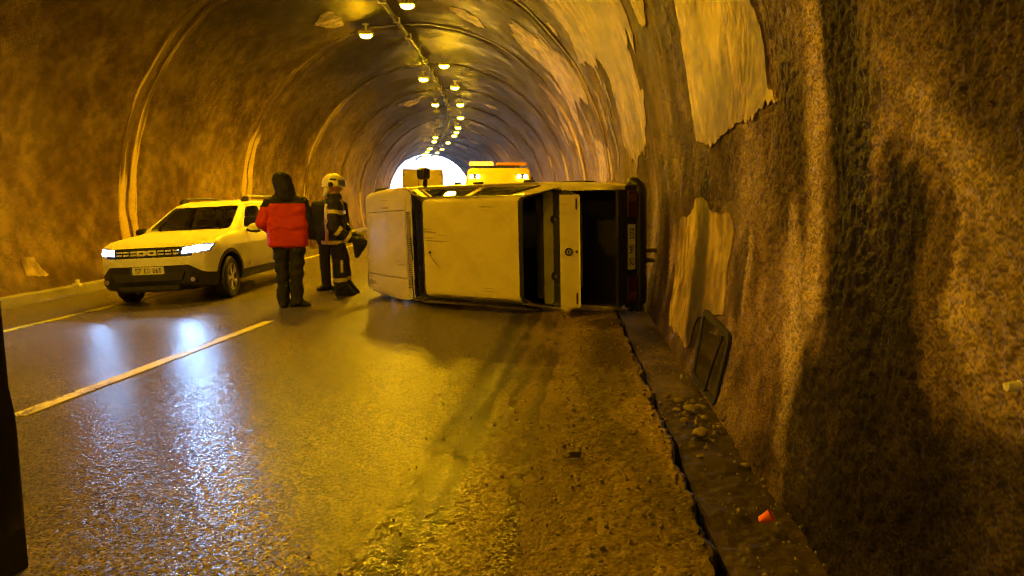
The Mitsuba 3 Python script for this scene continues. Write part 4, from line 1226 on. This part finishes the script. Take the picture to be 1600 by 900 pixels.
# trousers
tr = body([((-.10, .0, .93), .125, (.10, .0, .93), .125)] + [((-.095, .0, .92), .122, (-.10, .03, .52), .092), ((-.10, .03, .52), .09, (-.095, .02, .09), .082), ((.105, .0, .92), .122, (.095, -.02, .52), .094), ((.095, -.02, .52), .092, (.075, -.06, .08), .084)], .035, 6)
part(man, 'trousers', crease(tr, .045, (5, 5, 13), 3), 'navy_cloth', MA, smooth=True)


def shoe(ank, toe, sole=.0):
    a, t = np.asarray(ank, float), np.asarray(toe, float)
    d = (t - a) * V(1, 1, 0)
    d /= np.linalg.norm(d)
    s = V(-d[1], d[0], 0)
    z = V(0, 0, 1)
    heel = a * V(1, 1, 0) - d * .06
    L = np.linalg.norm((t - a)[:2]) + .06
    up = hull(ball(heel + z * .045, (.042, .042, .045), 14), ball(heel + d * .06 + z * .10, .046, 14), ball(heel + d * L * .7 + z * .045, .045, 14), ball(heel + d * (L - .03) + z * .035, .034, 14))
    so = hull(*[cyl(heel + d * f * L + s * o, heel + d * f * L + s * o + z * .022, .02, n=10) for f, o in ((0, .02), (0, -.02), (.65, .035), (.65, -.032), (.93, .015), (.93, -.015))])
    return up, so


for ank, toe in (((-.09, .02, .09), (-.05, .20, 0)), ((.075, -.06, .09), (.26, -.10, 0))):
    u, so = shoe(ank, toe)
    k = part(man, 'shoe', u, 'black_cloth', MA, smooth=40)
    part(k, 'sole', so, 'black_rubber', MA, smooth=30)
# jacket: red body, black yoke, sleeves, hood
jb = union([hull(ball((-.17, 0, .87), (.10, .13, .06), 16), ball((.16, 0, .87), (.10, .13, .06), 16), ball((-.17, 0, 1.12), (.115, .15, .1), 16), ball((.16, 0, 1.12), (.115, .15, .1), 16)),
            hull(ball((-.17, 0, 1.10), (.115, .15, .1), 16), ball((.16, 0, 1.10), (.115, .15, .1), 16), ball((-.20, .0, 1.42), (.09, .11, .08), 16), ball((.18, .0, 1.42), (.09, .11, .08), 16)),
            hull(ball((-.19, .0, 1.44), (.08, .1, .06), 16), ball((.17, .0, 1.44), (.08, .1, .06), 16), ball((-.02, .01, 1.54), .09, 16))])
jt = taubin(jb, .03, 8)
v = np.asarray(jt.vertices)
quilt = 0.004 * np.sin(v[:, 2] * 2 * np.pi / .16 + 2 * v[:, 0]) + .05 * (meshkit.fbm(v * V(5, 5, 11), 3, 4) - .5)
n_ = np.asarray(jt.vertex_normals)
jt = trimesh.Trimesh(v + n_ * quilt[:, None], jt.faces, process=False)


def slab(m, lo, hi):
    k = m3.Manifold(m3.Mesh(np.asarray(m.vertices, np.float32), np.asarray(m.faces, np.uint32)))
    return k ^ box(-2, 2, -2, 2, lo, hi)


part(man, 'jacket', slab(jt, .5, 1.43), 'red_cloth', MA, smooth=40, label='red lower part of the jacket')
part(man, 'yoke', slab(jt, 1.43, 1.8), 'black_cloth', MA, smooth=40)
ls = body([((-.22, 0, 1.42), .10, (-.335, -.02, 1.17), .085), ((-.335, -.02, 1.17), .083, (-.20, .17, 1.03), .06)], .03, 6)
part(man, 'sleeve', slab(ls, .5, 1.385), 'red_cloth', MA, smooth=40)
part(man, 'sleeve_top', slab(ls, 1.385, 2), 'black_cloth', MA, smooth=40)
part(man, 'sleeve', crease(body([((.20, 0, 1.43), .095, (.275, .0, 1.16), .082), ((.275, .0, 1.16), .08, (.32, .04, .97), .058)], .025, 6), .04, (7, 7, 14), 5), 'black_cloth', MA, smooth=40)
hood_m = union([hull(ball((-.045, .02, 1.72), (.130, .15, .145), 22), ball((-.02, .0, 1.60), (.13, .13, .10), 20)), hull(ball((-.02, .0, 1.60), (.13, .13, .10), 18), ball((-.02, 0, 1.49), (.15, .12, .06), 18)), hull(ball((-.05, -.01, 1.79), (.11, .12, .075), 18), ball((-.06, .02, 1.74), .12, 18))])
hood_m = hood_m - ball((.03, .24, 1.69), (.12, .16, .13), 20)
ht = taubin(hood_m, .03, 4)
v = np.asarray(ht.vertices)
ht = trimesh.Trimesh(v + np.asarray(ht.vertex_normals) * (.03 * (meshkit.fbm(v * V(8, 8, 8), 3, 9) - .5))[:, None], ht.faces, process=False)
part(man, 'hood', ht, 'black_cloth', MA, smooth=40)

# -- firefighter in profile, facing right
fire = thing('person', 'firefighter in pale helmet and dark turnout coat with yellow reflective bands, facing right', 'person')
MB = stand(-3.76, 10.19)
hm, eyes = head_mesh((.0, 0, 1.63), math.radians(15), 1.06)
bones = [((0, -.10, .92), .11, (0, .10, .92), .11), ((0, -.1, .93), .11, (0, .1, 1.2), .12), ((0, -.12, 1.38), .10, (0, .12, 1.38), .10), ((0, 0, 1.2), .14, (0, 0, 1.4), .12), ((0, 0, 1.42), .07, (0, 0, 1.55), .055),
         ((.0, -.11, .90), .08, (.04, -.11, .48), .06), ((.04, -.11, .48), .058, (.06, -.10, .09), .042), ((.02, .11, .90), .08, (.10, .10, .48), .06), ((.10, .10, .48), .058, (.12, .1, .09), .042),
         ((-.01, -.20, 1.40), .06, (-.04, -.27, 1.06), .045), ((-.04, -.27, 1.06), .042, (.22, -.22, .87), .03), ((.0, .20, 1.40), .06, (.08, .26, 1.08), .045), ((.08, .26, 1.08), .042, (.28, .06, .90), .03)]
part(fire, 'figure', joined([body(bones, .035, 6), hm]), 'skin', MB, smooth=True)
for e in eyes:
    part(fire, 'eye', ball(e, .011, 12), 'plate_white', MB)
co = union([hull(ball((-.05, -.13, .82), (.15, .10, .06), 16), ball((.03, .13, .82), (.15, .10, .06), 16), ball((-.03, -.15, 1.1), (.16, .12, .1), 16), ball((.03, .15, 1.1), (.15, .12, .1), 16)),
            hull(ball((-.03, -.15, 1.08), (.16, .12, .1), 16), ball((.03, .15, 1.08), (.15, .12, .1), 16), ball((-.02, -.19, 1.40), (.12, .10, .08), 16), ball((.02, .19, 1.40), (.12, .10, .08), 16)),
            hull(ball((-.02, -.17, 1.42), (.10, .08, .06), 16), ball((.02, .17, 1.42), (.10, .08, .06), 16), ball((.0, .0, 1.52), (.085, .085, .06), 16))])
ct = taubin(co, .03, 6)
v = np.asarray(ct.vertices)
ct = trimesh.Trimesh(v + np.asarray(ct.vertex_normals) * (.035 * (meshkit.fbm(v * V(7, 7, 6), 3, 14) - .5))[:, None], ct.faces, process=False)
part(fire, 'coat', ct, 'fire_coat', MB, smooth=40)
v, n_ = np.asarray(ct.vertices), np.asarray(ct.vertex_normals)
puff = trimesh.Trimesh(v + n_ * .007, ct.faces, process=False)
pm = m3.Manifold(m3.Mesh(np.asarray(puff.vertices, np.float32), np.asarray(puff.faces, np.uint32)))
for nm, b in (('hem_band', box(-1, 1, -1, 1, .80, .855)), ('chest_band', box(.02, 1, -1, 1, 1.245, 1.30)), ('back_stripe', box(-.155, -.105, -1, 0, .85, 1.40)), ('hem_band', box(-1, 1, -1, 1, .80, .81))):
    if nm == 'hem_band' and b.volume() < .05:
        continue
    part(fire, nm, pm ^ b, 'reflective_tape', MB, smooth=40)
for nm, bn in (('sleeve', [((-.01, -.22, 1.40), .095, (-.04, -.29, 1.06), .085), ((-.04, -.29, 1.06), .083, (.20, -.24, .88), .066)]), ('sleeve', [((.01, .22, 1.40), .095, (.09, .27, 1.08), .083), ((.09, .27, 1.08), .08, (.27, .07, .91), .064)])):
    k = part(fire, nm, crease(body(bn, .025, 5), .03, (7, 7, 13), 9), 'fire_coat', MB, smooth=40)
    for (bone, t0, t1) in ((0, .30, .46), (1, .22, .40), (1, .80, .95)):
        a, ra, b_, rb = bn[bone]
        a, b_ = np.array(a), np.array(b_)
        part(k, 'cuff_band', cyl(a + (b_ - a) * t0, a + (b_ - a) * t1, ra + (rb - ra) * t0 + .006, ra + (rb - ra) * t1 + .006, 28), 'reflective_tape', MB, smooth=30)
tb = [((.0, -.10, .86), .115, (.02, .10, .86), .115), ((.0, -.11, .86), .118, (.04, -.11, .48), .098), ((.04, -.11, .48), .097, (.06, -.10, .16), .092), ((.02, .11, .86), .118, (.11, .10, .48), .096), ((.11, .10, .48), .095, (.13, .1, .16), .09)]
trs = part(fire, 'trousers', crease(body(tb, .03, 6), .035, (6, 6, 12), 8), 'fire_coat', MB, smooth=40)
for bone in (2, 4):
    a, ra, b_, rb = tb[bone]
    a, b_ = np.array(a), np.array(b_)
    part(trs, 'ankle_band', cyl(a + (b_ - a) * .60, a + (b_ - a) * .78, ra + .004, rb + .006, 28), 'reflective_tape', MB, smooth=30)
a, b_ = np.array(tb[2][0]), np.array(tb[2][2])
stripe = m3.Manifold(m3.Mesh(*[np.asarray(x, t) for x, t in zip((lambda q: (q.vertices, q.faces))(body([(a, .104, b_, .099), ((.0, -.11, .62), .112, a, .104)], .03, 2)), (np.float32, np.uint32))]))
part(trs, 'leg_stripe', stripe ^ box(.055, .095, -1, -.11, .31, .56), 'reflective_tape', MB, smooth=40)
for ank, toe in (((.06, -.10, .09), (.27, -.13, 0)), ((.13, .1, .09), (.33, .08, 0))):
    u, so = shoe(ank, toe)
    k = part(fire, 'boot', hull(u, cyl([ank[0], ank[1], .1], [ank[0], ank[1], .24], .062, n=16)) , 'black_rubber', MB, smooth=40)
    part(k, 'sole', so, 'black_rubber', MB, smooth=30)
helm = ball((-.01, 0, 1.71), (.165, .135, .145), 32) ^ box(-1, 1, -1, 1, 1.655, 2)
helm = helm + hull(cyl([-.02, 0, 1.655], [-.02, 0, 1.668], .150, n=32).scale([1.12, 1, 1]), cyl([.05, 0, 1.66], [.05, 0, 1.668], .135, n=32)) + hull(ball((.0, 0, 1.85), .012, 8), ball((-.14, 0, 1.77), .014, 8), ball((.13, 0, 1.78), .012, 8))
hk = part(fire, 'helmet', helm, 'helmet_shell', MB, smooth=35, label='pale fire helmet with a black round side fitting')
for e in (1, -1):
    part(hk, 'side_fitting', cyl([-.05, e * .125, 1.685], [-.05, e * .152, 1.685], .036, n=24), 'black_plastic', MB)
part(hk, 'visor_slot', hull(ball((.02, -.125, 1.755), .014, 10), ball((-.05, -.12, 1.765), .014, 10)), 'black_plastic', MB)
part(hk, 'face_visor', (ball((.0, 0, 1.70), (.178, .142, .15), 28) - ball((.0, 0, 1.70), (.172, .138, .145), 28)) ^ box(.06, 1, -1, 1, 1.66, 1.76), 'clear_glass', MB)
part(hk, 'neck_cover', hull(ball((-.10, -.05, 1.62), .05, 12), ball((-.10, .05, 1.62), .05, 12), ball((-.14, -.06, 1.52), .03, 12), ball((-.14, .06, 1.52), .03, 12)), 'white_scrap', MB, smooth=40)
part(fire, 'collar', m3.CrossSection.circle(.02, 10).translate([.085, 0]).revolve(24).scale([1, 1, 2.6]).translate([0, 0, 1.50]), 'fire_coat', MB)
gl = thing('work_gloves', 'dark work gloves and gear held at the waist of the firefighter with the helmet', 'gloves')
gm = union([hand_mesh(V(.22, -.235, .87), V(.9, .1, -.45), V(0, 1, 0), .5).translate([0, 0, 0]), hand_mesh(V(.28, .06, .90), V(.85, -.3, -.35), V(0, 1, 0), .4)])
part(fire, 'hand', gm, 'black_cloth', MB, smooth=35)
part(None, gl, taubin(union([hull(ball((.30, -.2, .84), .06), ball((.40, -.16, .76), .04), ball((.30, -.17, .62), .035)), hull(ball((.29, -.12, .86), .055), ball((.45, -.08, .83), .03), ball((.38, -.1, .72), .04))]), .025, 4), 'black_cloth', MB, smooth=True)

# -- third man, dark clothes, hidden behind the firefighter
third = thing('person', 'person in plain dark clothes half hidden behind the firefighter, hand hanging down', 'person')
MT = stand(-4.12, 10.92)
hm, eyes = head_mesh((.03, 0, 1.60), math.radians(195), 1.03)
bones = [((-.09, 0, .92), .10, (.09, 0, .92), .10), ((0, 0, .95), .13, (0, 0, 1.2), .13), ((-.12, 0, 1.36), .09, (.12, 0, 1.36), .09), ((0, 0, 1.2), .13, (0, 0, 1.38), .10), ((.01, 0, 1.4), .065, (.02, 0, 1.53), .055),
         ((-.09, 0, .9), .08, (-.10, -.02, .5), .06), ((-.10, -.02, .5), .058, (-.08, .0, .09), .04), ((.09, 0, .9), .08, (.10, 0, .5), .06), ((.10, 0, .5), .058, (.10, .03, .09), .04),
         ((-.19, 0, 1.38), .055, (-.26, .02, 1.10), .043), ((-.26, .02, 1.10), .04, (-.30, -.06, .86), .028), ((.19, 0, 1.38), .055, (.24, .0, 1.10), .043), ((.24, 0, 1.10), .04, (.2, -.12, .9), .028)]
part(third, 'figure', joined([body(bones, .035, 6), hm, hand_mesh(V(-.30, -.06, .855), V(-.15, -.1, -1), V(0, -1, 0), .45), hand_mesh(V(.2, -.12, .9), V(-.1, -.3, -1), V(0, 1, 0), .4)]), 'skin', MT, smooth=True)
for e in eyes:
    part(third, 'eye', ball(e, .011, 12), 'plate_white', MT)
part(third, 'hair', ball((.04, 0, 1.655), (.105, .088, .085), 20) ^ box(-.03, 1, -1, 1, 1.60, 2), 'hair', MT)
part(third, 'jacket', body([((-.12, 0, .84), .12, (.12, 0, .84), .12), ((-.12, 0, .84), .13, (-.13, 0, 1.36), .11), ((.12, 0, .84), .13, (.13, 0, 1.36), .11), ((-.17, 0, 1.38), .08, (.17, 0, 1.38), .08), ((-.05, 0, 1.42), .07, (.05, 0, 1.47), .07), ((0, 0, .9), .14, (0, 0, 1.35), .13),
                            ((-.20, 0, 1.38), .085, (-.265, .02, 1.10), .072), ((-.265, .02, 1.10), .07, (-.30, -.06, .88), .052), ((.20, 0, 1.38), .085, (.245, 0, 1.10), .072), ((.245, 0, 1.10), .07, (.2, -.12, .92), .052)], .03, 6), 'black_cloth', MT, smooth=True)
part(third, 'trousers', body([((-.08, 0, .88), .11, (.08, 0, .88), .11), ((-.085, 0, .88), .11, (-.10, -.02, .5), .085), ((-.10, -.02, .5), .084, (-.085, 0, .08), .074), ((.085, 0, .88), .11, (.10, 0, .5), .085), ((.10, 0, .5), .084, (.10, .03, .08), .074)], .035, 5), 'navy_cloth', MT, smooth=True)
for ank, toe in (((-.085, 0, .09), (-.24, -.08, 0)), ((.10, .03, .09), (.02, -.15, 0))):
    u, so = shoe(ank, toe)
    k = part(third, 'shoe', u, 'black_rubber', MT, smooth=40)
    part(k, 'sole', so, 'black_rubber', MT, smooth=30)

# ------------------------------------------------------------------ yellow recovery truck behind the car
def axis_frame(x, y, s, rev=True):
    a = s / R
    f = np.array([math.sin(a), -math.cos(a), 0]) if rev else np.array([-math.sin(a), math.cos(a), 0])
    l = np.cross([0, 0, 1.0], f)
    return frame([x, y, gxy(x, y)], f, l, [0, 0, 1])


truck = thing('recovery_truck', 'yellow recovery truck with a glowing amber roof bar, behind the overturned car', 'truck')
MK = axis_frame(-2.62, 21.0, 21.0) @ np.diag([1, 1.03, 1.07, 1.0])
cab = soft(ext_xz([(.0, .45), (.0, 1.20), (-.42, 2.02), (-.70, 2.16), (-1.75, 2.18), (-1.8, .45)], -1.04, 1.04) ^ ext_yz([(-1.04, .4), (-1.04, 1.25), (-.93, 2.12), (-.80, 2.2), (.80, 2.2), (.93, 2.12), (1.04, 1.25), (1.04, .4)], -3, 1), .07, 3)
tcab_in = ext_xz([(-.2, .7), (-.2, 1.2), (-.55, 1.95), (-1.65, 2.0), (-1.65, .7)], -.92, .92)
tw = ext_yz(rounded([(-.92, 1.15), (-.86, 1.60), (.86, 1.60), (.92, 1.15)], .08), -.5, .5)
tsw = [ext_xz(rounded([(-.32, 1.3), (-.62, 1.85), (-1.4, 1.85), (-1.4, 1.3)], .05), a, b) for a, b in ((.6, 1.2), (-1.2, -.6))]
tg = [(cab ^ w) - tcab_in for w in [tw] + tsw]
tdoor = [(-.18, .5), (-.24, 1.2), (-.55, 1.93), (-1.5, 1.95), (-1.5, .5)]
cabs = cab - tcab_in - tw - tsw[0] - tsw[1]
dcut = [ext_xz(tdoor, a, b) for a, b in ((.85, 1.2), (-1.2, -.85))]
dinn = [ext_xz(inset(tdoor, .008), a, b) for a, b in ((.85, 1.2), (-1.2, -.85))]
doors = [cabs ^ d for d in dinn]
cabs = cabs - dcut[0] - dcut[1]
part(truck, 'cab', cabs, 'yellow_paint', MK, smooth=28)
part(truck, 'cab_lining', (tcab_in - ext_xz([(-.22, .72), (-.22, 1.2), (-.56, 1.93), (-1.63, 1.98), (-1.63, .72)], -.90, .90)) - tw - tsw[0] - tsw[1], 'dark_interior', MK, smooth=False)
part(truck, 'windshield', tg[0], 'clear_glass', MK)
for d, g_ in zip(doors, tg[1:]):
    k = part(truck, 'door', d, 'yellow_paint', MK, smooth=28)
    part(k, 'window', g_, 'clear_glass', MK)
for y in (-.45, .45):
    part(truck, 'seat', union([box(-1.3, -.8, y - .25, y + .25, .85, 1.0, .04), hull(box(-1.4, -1.25, y - .25, y + .25, .95, 1.1, .04), box(-1.5, -1.38, y - .22, y + .22, 1.6, 1.7, .03))]), 'seat_cloth', MK)
part(truck, 'front_bumper', box(-.1, .14, -1.04, 1.04, .32, .60, .04), 'black_plastic', MK)
part(truck, 'grille', box(-.02, .02, -.55, .55, .68, 1.0, .01), 'black_plastic', MK)
for s_ in (1, -1):
    part(truck, 'headlight', box(-.04, .03, s_ * .80 - .16, s_ * .80 + .16, .70, .90, .02), 'lamp_metal', MK)
    k = part(truck, 'roof_lamp', box(-.50, -.33, s_ * .71 - .17, s_ * .71 + .17, 1.86, 1.98, .02), 'black_plastic', MK)
    for o in (-.10, .10):
        part(k, 'lit_lens', cyl([-.34, s_ * .71 + o, 1.92], [-.30, s_ * .71 + o, 1.91], .062, n=18), 'lamp_glass', MK, emit=V(1, .66, .25) * 2.3, weight=.2)
    part(truck, 'mirror', union([box(-.42, -.34, s_ * 1.22 - .09, s_ * 1.22 + .09, 1.35, 1.75, .02), hull(ball([-.38, s_ * 1.0, 1.4], .015, 8), ball([-.38, s_ * 1.2, 1.4], .015, 8))]), 'black_plastic', MK)
wip_t = part(truck, 'wiper', tube(np.array([(-.03, -.2, 1.27), (-.06, .2, 1.32), (-.10, .6, 1.36)]), .012, 8), 'black_plastic', MK)
bar_ = part(truck, 'light_bar', box(-1.15, -.85, -.88, .62, 2.19, 2.24, .01), 'black_plastic', MK)
part(bar_, 'amber_glow', box(-1.13, -.87, -.92, -.18, 2.24, 2.36, .03), 'amber_lens', MK, emit=V(1, .21, .015) * .42, weight=.3, label='glowing amber half of the roof bar')
part(bar_, 'unlit_end', box(-1.13, -.87, -.10, .84, 2.24, 2.33, .03), 'amber_lens', MK)
part(truck, 'flatbed', union([box(-6.6, -1.95, -1.05, 1.05, .95, 1.08, .01), box(-1.98, -1.88, -1.05, 1.05, 1.0, 1.95, .01)]), 'dirty_steel', MK, smooth=False)
part(truck, 'chassis', box(-6.4, -.3, -.42, .42, .48, .75), 'dark_trim', MK, smooth=False)
for x in (-.75, -5.0):
    for s_ in (1, -1):
        Mw = frame([x, s_ * .90, .40], [1, 0, 0], [0, 1, 0], [0, 0, 1])
        wheel(truck, MK @ (Mw if s_ > 0 else Mw @ np.diag([-1.0, -1, 1, 1])), .40, .25, .24, 6, False, 'lamp_metal')

# ------------------------------------------------------------------ box truck near the exit
bt = thing('box_truck', 'tan box truck seen from behind, silhouetted against the bright tunnel exit', 'truck')
MX = axis_frame(-10.62, 45.0, 45.5, rev=False)
part(bt, 'cargo_box', box(0, 5.5, -1.28, 1.28, .95, 3.50, .03), 'box_truck_panel', MX, smooth=False)
for s_ in (1, -1):
    dk = part(bt, 'rear_door', box(-.035, -.002, min(s_ * .02, s_ * 1.20), max(s_ * .02, s_ * 1.20), 1.02, 3.42, .008), 'box_truck_panel', MX, smooth=False)
    part(dk, 'lock_rod', cyl([-.06, s_ * .25, 1.05], [-.06, s_ * .25, 3.40], .018, n=10), 'lamp_metal', MX)
    for z in (1.3, 2.2, 3.1):
        part(dk, 'door_hinge', box(-.06, -.03, s_ * 1.16 - .06, s_ * 1.16 + .06, z, z + .07), 'lamp_metal', MX, smooth=False)
    part(bt, 'tail_light', box(-.06, 0, s_ * 1.05 - .16, s_ * 1.05 + .16, .78, .92, .01), 'red_lens', MX, smooth=False)
    for x in (1.3, 6.4):
        Mw = frame([x, s_ * 1.0, .45], [1, 0, 0], [0, 1, 0], [0, 0, 1])
        wheel(bt, MX @ (Mw if s_ > 0 else Mw @ np.diag([-1.0, -1, 1, 1])), .45, .28, .26, 6, False, 'lamp_metal')
part(bt, 'red_marking', box(-.04, -.036, 1.12, 1.20, 1.05, 2.4), 'red_lens', MX, smooth=False)
part(bt, 'chassis', box(.1, 7.0, -.45, .45, .55, .95), 'dark_trim', MX, smooth=False)
part(bt, 'rear_bumper', box(-.12, 0, -1.1, 1.1, .50, .66, .02), 'dark_trim', MX, smooth=False)
part(bt, 'cab', hull(box(5.65, 7.3, -1.1, 1.1, .6, 1.8, .05), box(5.65, 7.0, -1.0, 1.0, 2.4, 2.6, .05)), 'box_truck_panel', MX, smooth=30)

# ------------------------------------------------------------------ black van standing at the camera's left, its corner in the picture
van = thing('parked_van', 'black corner of a parked vehicle cut off by the left edge of the picture', 'van')
MV = frame([-1.47, 1.62, gxy(-2.3, 0.5)], [0, 1, 0], [-1, 0, 0], [0, 0, 1])   # x forward (away), y to the left
vb = soft(ext_xz([(0, .53), (0, .95), (0, 1.25), (-.45, 2.1), (-4.6, 2.15), (-4.7, 1.2), (-4.65, .55), (-.02, .53)], 0, 1.9), .09, 1)
vwell = [cyl([x, -.2, .36], [x, 2.2, .36], .44, n=40) for x in (-.95, -3.7)]
vb = vb - vwell[0] - vwell[1]
vwin = [ext_xz(rounded([(-1.0, 1.35), (-1.0, 1.95), (-2.6, 1.95), (-2.6, 1.35)], .05), -.1, .06), ext_xz(rounded([(-2.9, 1.35), (-2.9, 1.95), (-4.3, 1.95), (-4.3, 1.35)], .05), -.1, .06)]
vg = [vb ^ w for w in vwin]
for w in vwin:
    vb = vb - w
part(van, 'body', vb, 'black_paint', MV, smooth=30)
for g_ in vg:
    part(van, 'side_window', g_.translate([0, .004, 0]), 'black_plastic', MV, smooth=30)
part(van, 'bumper', hull(box(-.3, .03, .02, 1.88, .40, .62, .03)), 'black_plastic', MV)
for x in (-.95, -3.7):
    for y in (.16, 1.74):
        Mw = frame([x, y, .36], [-1, 0, 0], [0, -1, 0], [0, 0, 1])
        wheel(van, MV @ (Mw if y < 1 else Mw @ np.diag([-1.0, -1, 1, 1])), .36, .22, .22, 5, False, 'lamp_metal')

# ------------------------------------------------------------------ rear window glass leaning on the wall, rubble, litter
rg = thing('window_glass', 'dark rubber framed car window leaning against the right wall by the gutter', 'window')
bl, br_, tr_, tl = V(.80, 5.0, .02), V(.83, 4.22, .02), V(.905, 4.20, .485), V(.88, 4.97, .53)
ex = (br_ - bl) / np.linalg.norm(br_ - bl)
ey = (tl - bl)
ey = ey - ex * (ey @ ex)
ey /= np.linalg.norm(ey)
MG = frame(bl, ex, ey, np.cross(ex, ey))
outl = rounded([(0.03, 0), (.74, 0), (.79, .47), (-.02, .51)], .07)
inl = inset(outl, .045)
part(rg, 'rubber_frame', cs(outl).extrude(.022) - cs(inl).extrude(.1).translate([0, 0, -.03]), 'black_rubber', MG, smooth=30)
gs = cs(inset(outl, .04)).to_polygons()[0]
gd = cs(gs).extrude(.0001)
part(rg, 'glass', trimesh.Trimesh(np.c_[gs, np.full(len(gs), .012)], Delaunay(gs).simplices, process=False), 'dirty_glass', MG, smooth=False)
part(rg, 'broken_wire', tube(np.array([(.50, .03, .03), (.56, .2, .032), (.66, .43, .028)]), .008, 8), 'black_rubber', MG)


def stone(x, y, r, seed, label, flat=.6, dz=0.0):
    m = trimesh.creation.icosphere(2, 1.0)
    q = np.asarray(m.vertices)
    q = q * (1 + .8 * (meshkit.fbm(q * 1.1 + seed * 7.3, 3, seed)[:, None] - .5)) * np.array([1.25, 1.0, flat]) * r * .85
    a = seed * 1.3
    q = q @ np.array([[math.cos(a), math.sin(a), 0], [-math.sin(a), math.cos(a), 0], [0, 0, 1]])
    k = thing('rubble_stone', label, 'stone', 'rubble stones by the gutter')
    part(None, k, trimesh.Trimesh(q, m.faces, process=False), 'rubble', frame([x, y, gz(O_CRACK + .1) - .03 + r * flat * .55 + dz], [1, 0, 0], [0, 1, 0], [0, 0, 1]), smooth=False)


STONES = [(.66, 3.80, .050, 'largest rubble stone, nearest the camera in front of the leaning window glass'), (.665, 4.25, .042, 'tan rubble stone beside the foot of the leaning window glass'), (.60, 4.02, .030, 'small rubble stone on the gutter edge left of the largest one'),
          (.72, 4.08, .026, 'small rubble stone between the largest one and the window glass'), (.62, 4.42, .034, 'rubble stone farthest up the gutter behind the window glass foot'), (.58, 4.22, .028, 'small dark rubble stone in the gutter crack left of the glass'), (.73, 4.32, .024, 'small rubble stone touching the window glass frame'), (.78, 3.92, .022, 'small rubble stone close to the wall right of the largest one'),
          (.80, 3.35, .020, 'lone small stone at the wall foot beyond the orange cup'), (.60, 3.45, .022, 'lone small stone on the gutter edge before the rubble')]
for i, (x, y, r, lab) in enumerate(STONES):
    stone(x, y, r, i + 1, lab)
# loose grit on the shoulder and in the channel
gr_ = []
g0 = trimesh.creation.icosphere(0, 1.0)
for i in range(900):
    s = rng.uniform(1.8, 8.0) if i < 650 else rng.uniform(1.8, 6.0)
    o = rng.uniform(4.0, 4.66) if i < 620 else rng.uniform(O_CRACK + .06, O_CRACK + .42) if i < 820 else rng.uniform(3.2, 4.0)
    r = abs(rng.normal(0, .004)) + .003
    q = np.asarray(g0.vertices) * r * rng.uniform(.6, 1.3, 3)
    z = float(road_h(np.array(s), np.array(o))) + (.02 if o < O_CRACK and o > 4.0 else .003) if o < O_CRACK else float(gz(o)) - .022
    gr_.append(trimesh.Trimesh(q + at(s, o, z), g0.faces, process=False))
for i in range(70):
    s, o, r = rng.normal(4.15, .38), rng.normal(O_CRACK + .17, .11), abs(rng.normal(0, .007)) + .006
    if O_CRACK - .1 < o < O_CRACK + .4:
        q = np.asarray(g0.vertices) * r * rng.uniform(.5, 1.4, 3)
        gr_.append(trimesh.Trimesh(q + at(s, o, float(gz(o)) - .02), g0.faces, process=False))
labels['gravel'] = {'kind': 'stuff', 'label': 'loose dark grit scattered on the dirt shoulder'}
part(None, 'gravel', joined(gr_), 'rubble', smooth=False)

sh_ = []
for i in range(260):
    a, d = rng.uniform(0, 2 * np.pi), abs(rng.normal(0, .5))
    cx, cy = ((-1.9, 8.95), (-.2, 8.35), (.25, 7.95))[i % 3]
    x, y = cx + .9 * d * math.cos(a), cy + .45 * d * math.sin(a)
    b_ = box(-.5, .5, -.5, .5, 0, .45).scale((rng.uniform(.006, .016, 3)).tolist()).rotate([rng.uniform(-30, 30), rng.uniform(-30, 30), rng.uniform(0, 360)])
    sh_.append(b_.translate([x, y, gxy(x, y) + .004]))
labels['glass_shards'] = {'kind': 'stuff', 'label': 'crumbs of broken window glass scattered on the road beside the overturned car'}
part(None, 'glass_shards', joined(sh_), 'broken_glass', smooth=False)

cup = thing('plastic_cup', 'crumpled orange plastic cup lying in the gutter near the camera', 'cup')
prof = [(.020, 0), (.030, .055), (.032, .058), (.028, .055), (.018, .003), (0, .003), (0, 0)]
cm = trimesh.creation.revolve(np.array([(0, 0), (.021, 0), (.031, .056), (.033, .060), (.029, .056), (.019, .004), (0, .004)]), sections=36)
q = np.asarray(cm.vertices)
q = q * np.array([1.0, .82, 1.0]) * .86 + .012 * (meshkit.noise(q * 45, 3)[:, None] - .5) * np.array([1, 1, .4])
e1 = V(.2, .97, .1) / np.linalg.norm(V(.2, .97, .1))
e2 = np.cross(V(.75, -.2, .6) / np.linalg.norm(V(.75, -.2, .6)), e1)
e2 /= np.linalg.norm(e2)
part(None, cup, trimesh.Trimesh(q, cm.faces, process=False), 'orange_plastic', frame([.70, 2.66, gz(O_CRACK + .25) + .012], e1, e2, np.cross(e1, e2)), smooth=35)
bk = thing('metal_bracket', 'small bent metal bracket lying on the dirt shoulder', 'bracket')
part(None, bk, union([box(-.045, .045, -.016, .016, 0, .006), box(.039, .045, -.016, .016, 0, .05), box(-.01, .045, -.016, -.011, 0, .03)]), 'dirty_steel', frame([-.05, 3.32, .028], [1, .1, 0], [-.1, 1, 0], [0, 0, 1]), smooth=False)
post = thing('marker_stub', 'small broken white stub on the left kerb in front of the white SUV', 'marker')
pz = gxy(-9.05, 11.3)
part(None, post, union([box(-.03, .03, -.02, .02, 0, .13, .006), hull(box(-.08, .06, -.05, .05, 0, .06, .01))]), 'white_scrap', frame([-9.12, 11.55, pz + .16], [1, .1, 0], [-.1, 1, 0], [0, 0, 1]), smooth=False)
